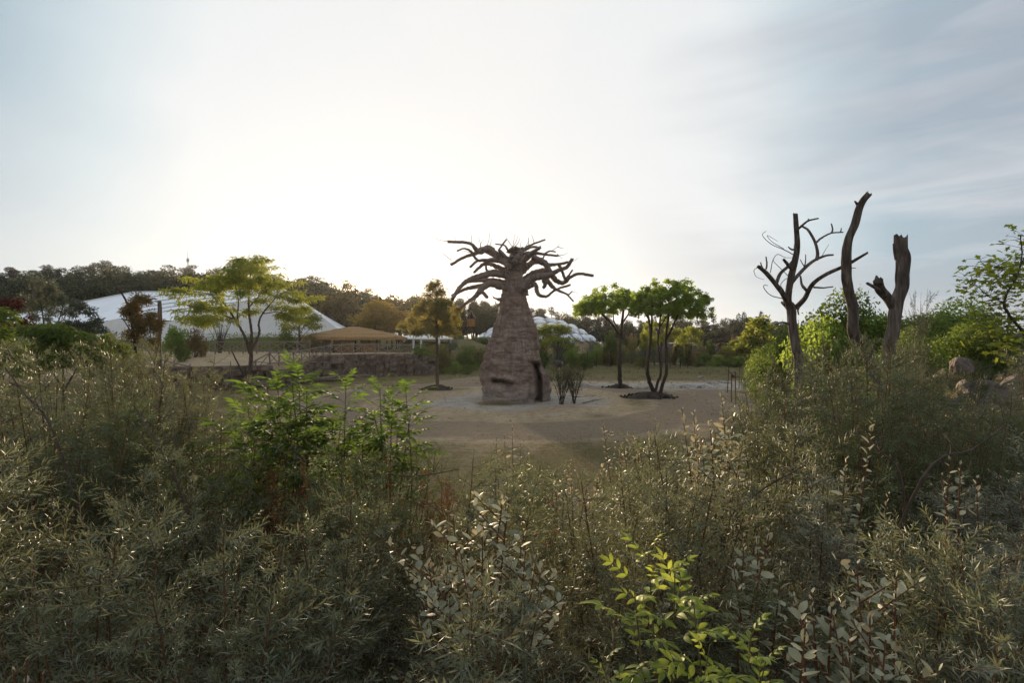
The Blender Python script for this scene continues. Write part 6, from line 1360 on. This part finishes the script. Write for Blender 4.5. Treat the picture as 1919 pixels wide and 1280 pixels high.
# ---- compound-leaved plants: every leaf (stalk with its leaflets) is a part
def pinnate_mesh(name, mat, pairs=4, L=1.0, ll=.34, lw=.10, seed=0, droop=.18, toothed=False):
    rs = np.random.RandomState(seed); mb = MB(); t = np.linspace(0, 1, 8); ax = np.stack([t * L, 0 * t, .12 * t - droop * t * t], -1); V, T_, Q = tubes(ax[None], np.linspace(.010, .004, 8)[None], 3, False); mb.add(V, Q=Q)
    def leaflet(p, d, s):
        n = np.array([0, 0, 1.0]) + rs.normal(0, .22, 3); S = nrm(np.cross(n, d)); n = nrm(np.cross(d, S)); ks = 5; u = np.linspace(0, 1, ks + 1); w = np.sin(np.pi * u ** .85) ** .9 * lw / 2 * s; w[-1] = 0; w[0] = .004
        c = p + d * (u * ll * s)[:, None] - np.array([0, 0, 1]) * (.28 * u * u * ll * s)[:, None]
        V = np.stack([c + S * w[:, None] + n * .25 * w[:, None], c, c - S * w[:, None] + n * .25 * w[:, None]], 1).reshape(-1, 3); Q = []
        for i in range(ks): a = i * 3; Q += [[a, a + 1, a + 4, a + 3], [a + 1, a + 2, a + 5, a + 4]]
        mb.add(V, Q=Q)
    for i in range(pairs):
        f = .28 + .62 * i / max(pairs - 1, 1); p = np.array([f * L, 0, .12 * f - droop * f * f])
        for sg in (-1, 1): leaflet(p, nrm(np.array([.75 + rs.normal(0, .08), sg * .8, rs.normal(0, .12)])), rs.uniform(.82, 1.1) * (1 - .12 * abs(i - 1.5) / 2))
    leaflet(ax[-1], nrm(np.array([1, rs.normal(0, .05), -.2])), 1.1)
    return mb.mesh(name, mat, smooth=True)
EL = [pinnate_mesh('leaf', M['green_leaf'], 4, ll=.42, lw=.13, seed=s) for s in range(3)]
AS = [pinnate_mesh('leaf', M['lime_leaf'], 3, ll=.40, lw=.15, seed=s + 10, droop=.1) for s in range(3)]
def compound(name, label, cat, stems, leafs, seed, size, per, mat_stem, gap=.065, sr=.010, base_mix=.35, el0=.95):
    rs = np.random.RandomState(seed); st = np.array([P(*s) for s in stems]); bx, by = st[:, 0].mean(), st[:, 1].mean() + .1; g = Tz(bx, by); o = np.array([bx, by, g]); r = thing(name, label, cat, o)
    for e in st - o:
        b = np.array([e[0] * base_mix, e[1] * base_mix, 0.0]); pth = smooth_path([b, (b + e) / 2 + np.array([rs.normal(0, .05), rs.normal(0, .05), .1]), e], 30); mb = MB(); V, T_, Q = tubes(pth[None], np.linspace(sr, sr * .3, 30)[None], 5); mb.add(V, T_, Q); mb.build('stem', mat_stem, r)
        Lt = np.linalg.norm(np.diff(pth, axis=0), axis=1).sum()
        for j in range(per):
            f = 1 - j * gap / Lt
            if f < .1: break
            u = f * 29; ii = min(int(u), 28); p = pth[ii] + (pth[ii + 1] - pth[ii]) * (u - ii); s = size * np.interp(j, [0, 2, 4], [.5, .85, 1]) * rs.uniform(.8, 1.2)
            link('leaf', leafs[rs.randint(3)], r, p, (rs.normal(0, .25), -np.interp(j, [0, 3, 8], [el0, .55, .15]) + rs.normal(0, .15), j * 2.4 + rs.uniform(-.4, .4)), (s, s, s))
compound('elder_shrub', 'vivid green compound-leaved shrub with the tallest stems before the mud wall', 'shrub', [(545, 691, 4.6), (560, 694, 4.8), (520, 716, 4.5), (575, 726, 4.7), (500, 726, 4.7), (590, 771, 4.7), (545, 766, 4.4), (560, 796, 4.6), (520, 786, 4.6)], EL, 1, .28, 15, M['green_stem'], .055)
compound('elder_shrub', 'vivid green compound-leaved shrub with one slim straight stem in the middle', 'shrub', [(648, 716, 4.7), (640, 786, 4.8), (660, 796, 4.6), (625, 816, 4.7), (680, 826, 4.8), (610, 836, 4.6)], EL, 2, .25, 16, M['green_stem'], .055)
compound('elder_shrub', 'vivid green compound-leaved shrub leaning towards the sandy path', 'shrub', [(760, 726, 4.9), (735, 748, 4.9), (712, 726, 5.0), (770, 771, 4.9), (700, 776, 4.9), (745, 806, 4.9), (720, 816, 5.0)], EL, 3, .25, 14, M['green_stem'], .055)
compound('elder_shrub', 'low vivid green compound-leaved shrub by the locust trunk base', 'shrub', [(465, 766, 4.8), (440, 786, 4.9), (490, 791, 4.7), (505, 826, 4.6), (450, 821, 4.8), (530, 846, 4.6), (560, 856, 4.6)], EL, 4, .26, 13, M['green_stem'], .055)
compound('ash_sapling', 'lime green ash sapling with long toothed leaves low in the thicket', 'sapling', [(1215, 1030, 1.65), (1265, 1075, 1.6), (1185, 1060, 1.62), (1300, 1130, 1.5)], AS, 5, .125, 8, M['green_stem'], .06, .006, .55, .7)
compound('ash_sapling', 'bright yellow green ash shoot near the silvery oleaster at the bottom', 'sapling', [(1408, 1190, 1.5), (1435, 1240, 1.45)], AS, 6, .11, 7, M['green_stem'], .05, .005, .6, .8)
compound('ash_sapling', 'smallest lime green ash shoot at the bottom of the thicket', 'sapling', [(1130, 1245, 1.4), (1330, 1210, 1.4)], AS, 7, .09, 6, M['green_stem'], .05, .005, .6, .8)

# ------------------------------------------------------------------ dry grass, pebbles and litter on the paddock
def ground_cover():
    rs = np.random.RandomState(55); n = 60000; y = rs.uniform(9, 92, n) ; x = rs.uniform(-1, 1, n) * (y * .95 + 4)
    wob = fbm(np.stack([x * .35, y * .35, 0 * x], -1), 4, 11) - .5; rb = np.hypot(x + .2, y - 37) + wob * 3; tr = np.abs(np.hypot(x + .2, (y - 37.5) * .92) - 12.3 - wob * 1.5)
    wash = np.exp(-((y - 50 - (x - 20) * .05) / 5.5) ** 2) * sstep(x, 4, 7) * (1 - sstep(x, 31, 36)); path = np.abs((x + 14.5) - (y - 36) * .47 - wob * 2); path2 = np.abs((x - 16) - (y - 38) * .15 - wob * 2)
    dens = fbm(np.stack([x * .5, y * .5, 0 * x + 4], -1), 3, 23)
    pr = sstep(rb, 12.5, 17) * (1 - .9 * wash) * sstep(dens, .35, .6) * np.clip(26 / y, .25, 1)
    pr = np.where((path < 1.8) & (y > 34) & (y < 70), 0, pr); pr = np.where((path2 < 2) & (y > 28) & (y < 47), 0, pr); pr = np.where((rb < 12.5) & (rb > 8) & (dens > .58), .10, pr); pr = np.where((y > 84) | (T(x, y) > 1.5) & (y > 20), 0, pr)
    k = rs.rand(n) < pr; x, y = x[k], y[k]; m = 5; px = np.repeat(x, m) + rs.normal(0, .05, len(x) * m); py = np.repeat(y, m) + rs.normal(0, .05, len(x) * m); p = np.stack([px, py, T(px, py) - .01], -1)
    d = nrm(rs.normal(0, .55, p.shape) + UP); mb = MB(); leaf4(mb, p, d, rand_dir(rs, len(p)), rs.uniform(.05, .16, len(p)) * np.clip(np.repeat(y, m) / 26, .8, 2), .012 * np.clip(py / 22, .8, 3)); tag(mb.build('dry_grass', M['turf']), kind='stuff')
    n = 2600; y = rs.uniform(24, 56, n); x = rs.uniform(-14, 30, n); s = rs.uniform(.015, .06, n) * np.where(rs.rand(n) < .05, 2.2, 1); p = np.stack([x, y, T(x, y) + s * .2], -1)
    o = np.array([[1, 0, 0], [-.5, .87, 0], [-.5, -.87, 0], [0.1, 0, .8]]); a = rs.uniform(0, 6.28, n); ca, sa = np.cos(a)[:, None], np.sin(a)[:, None]; V = np.stack([o[:, 0] * ca - o[:, 1] * sa, o[:, 0] * sa + o[:, 1] * ca, np.broadcast_to(o[:, 2], (n, 4))], -1) * s[:, None, None] + p[:, None]
    Tt = (np.arange(n)[:, None, None] * 4 + np.array([[0, 1, 3], [1, 2, 3], [2, 0, 3]])).reshape(-1, 3); mb = MB(); mb.add(V.reshape(-1, 3), Tt); tag(mb.build('pebbles', M['rock']), kind='stuff')
M['turf'] = leaf_mat('turf', (.10, .09, .032), (.22, .175, .075), (.3, .25, .08), tf=.35, spec=.1)
ground_cover()

# ------------------------------------------------------------------ evening haze: one closed box of thin air
def build_haze():
    mb = MB(); box(mb, (0, 500, 32.5), (1860, 1460, 70)); m = bpy.data.materials.new('haze'); m.use_nodes = True; nt = m.node_tree; nt.nodes.clear()
    v = nt.nodes.new('ShaderNodeVolumePrincipled'); v.inputs['Color'].default_value = (.92, .93, .95, 1); v.inputs['Density'].default_value = HAZE; v.inputs['Anisotropy'].default_value = 0.55
    o = nt.nodes.new('ShaderNodeOutputMaterial'); nt.links.new(v.outputs[0], o.inputs['Volume'])
    tag(mb.build('haze', m), kind='stuff')
HAZE = 0.00013
build_haze()
SC.cycles.volume_bounces = 0
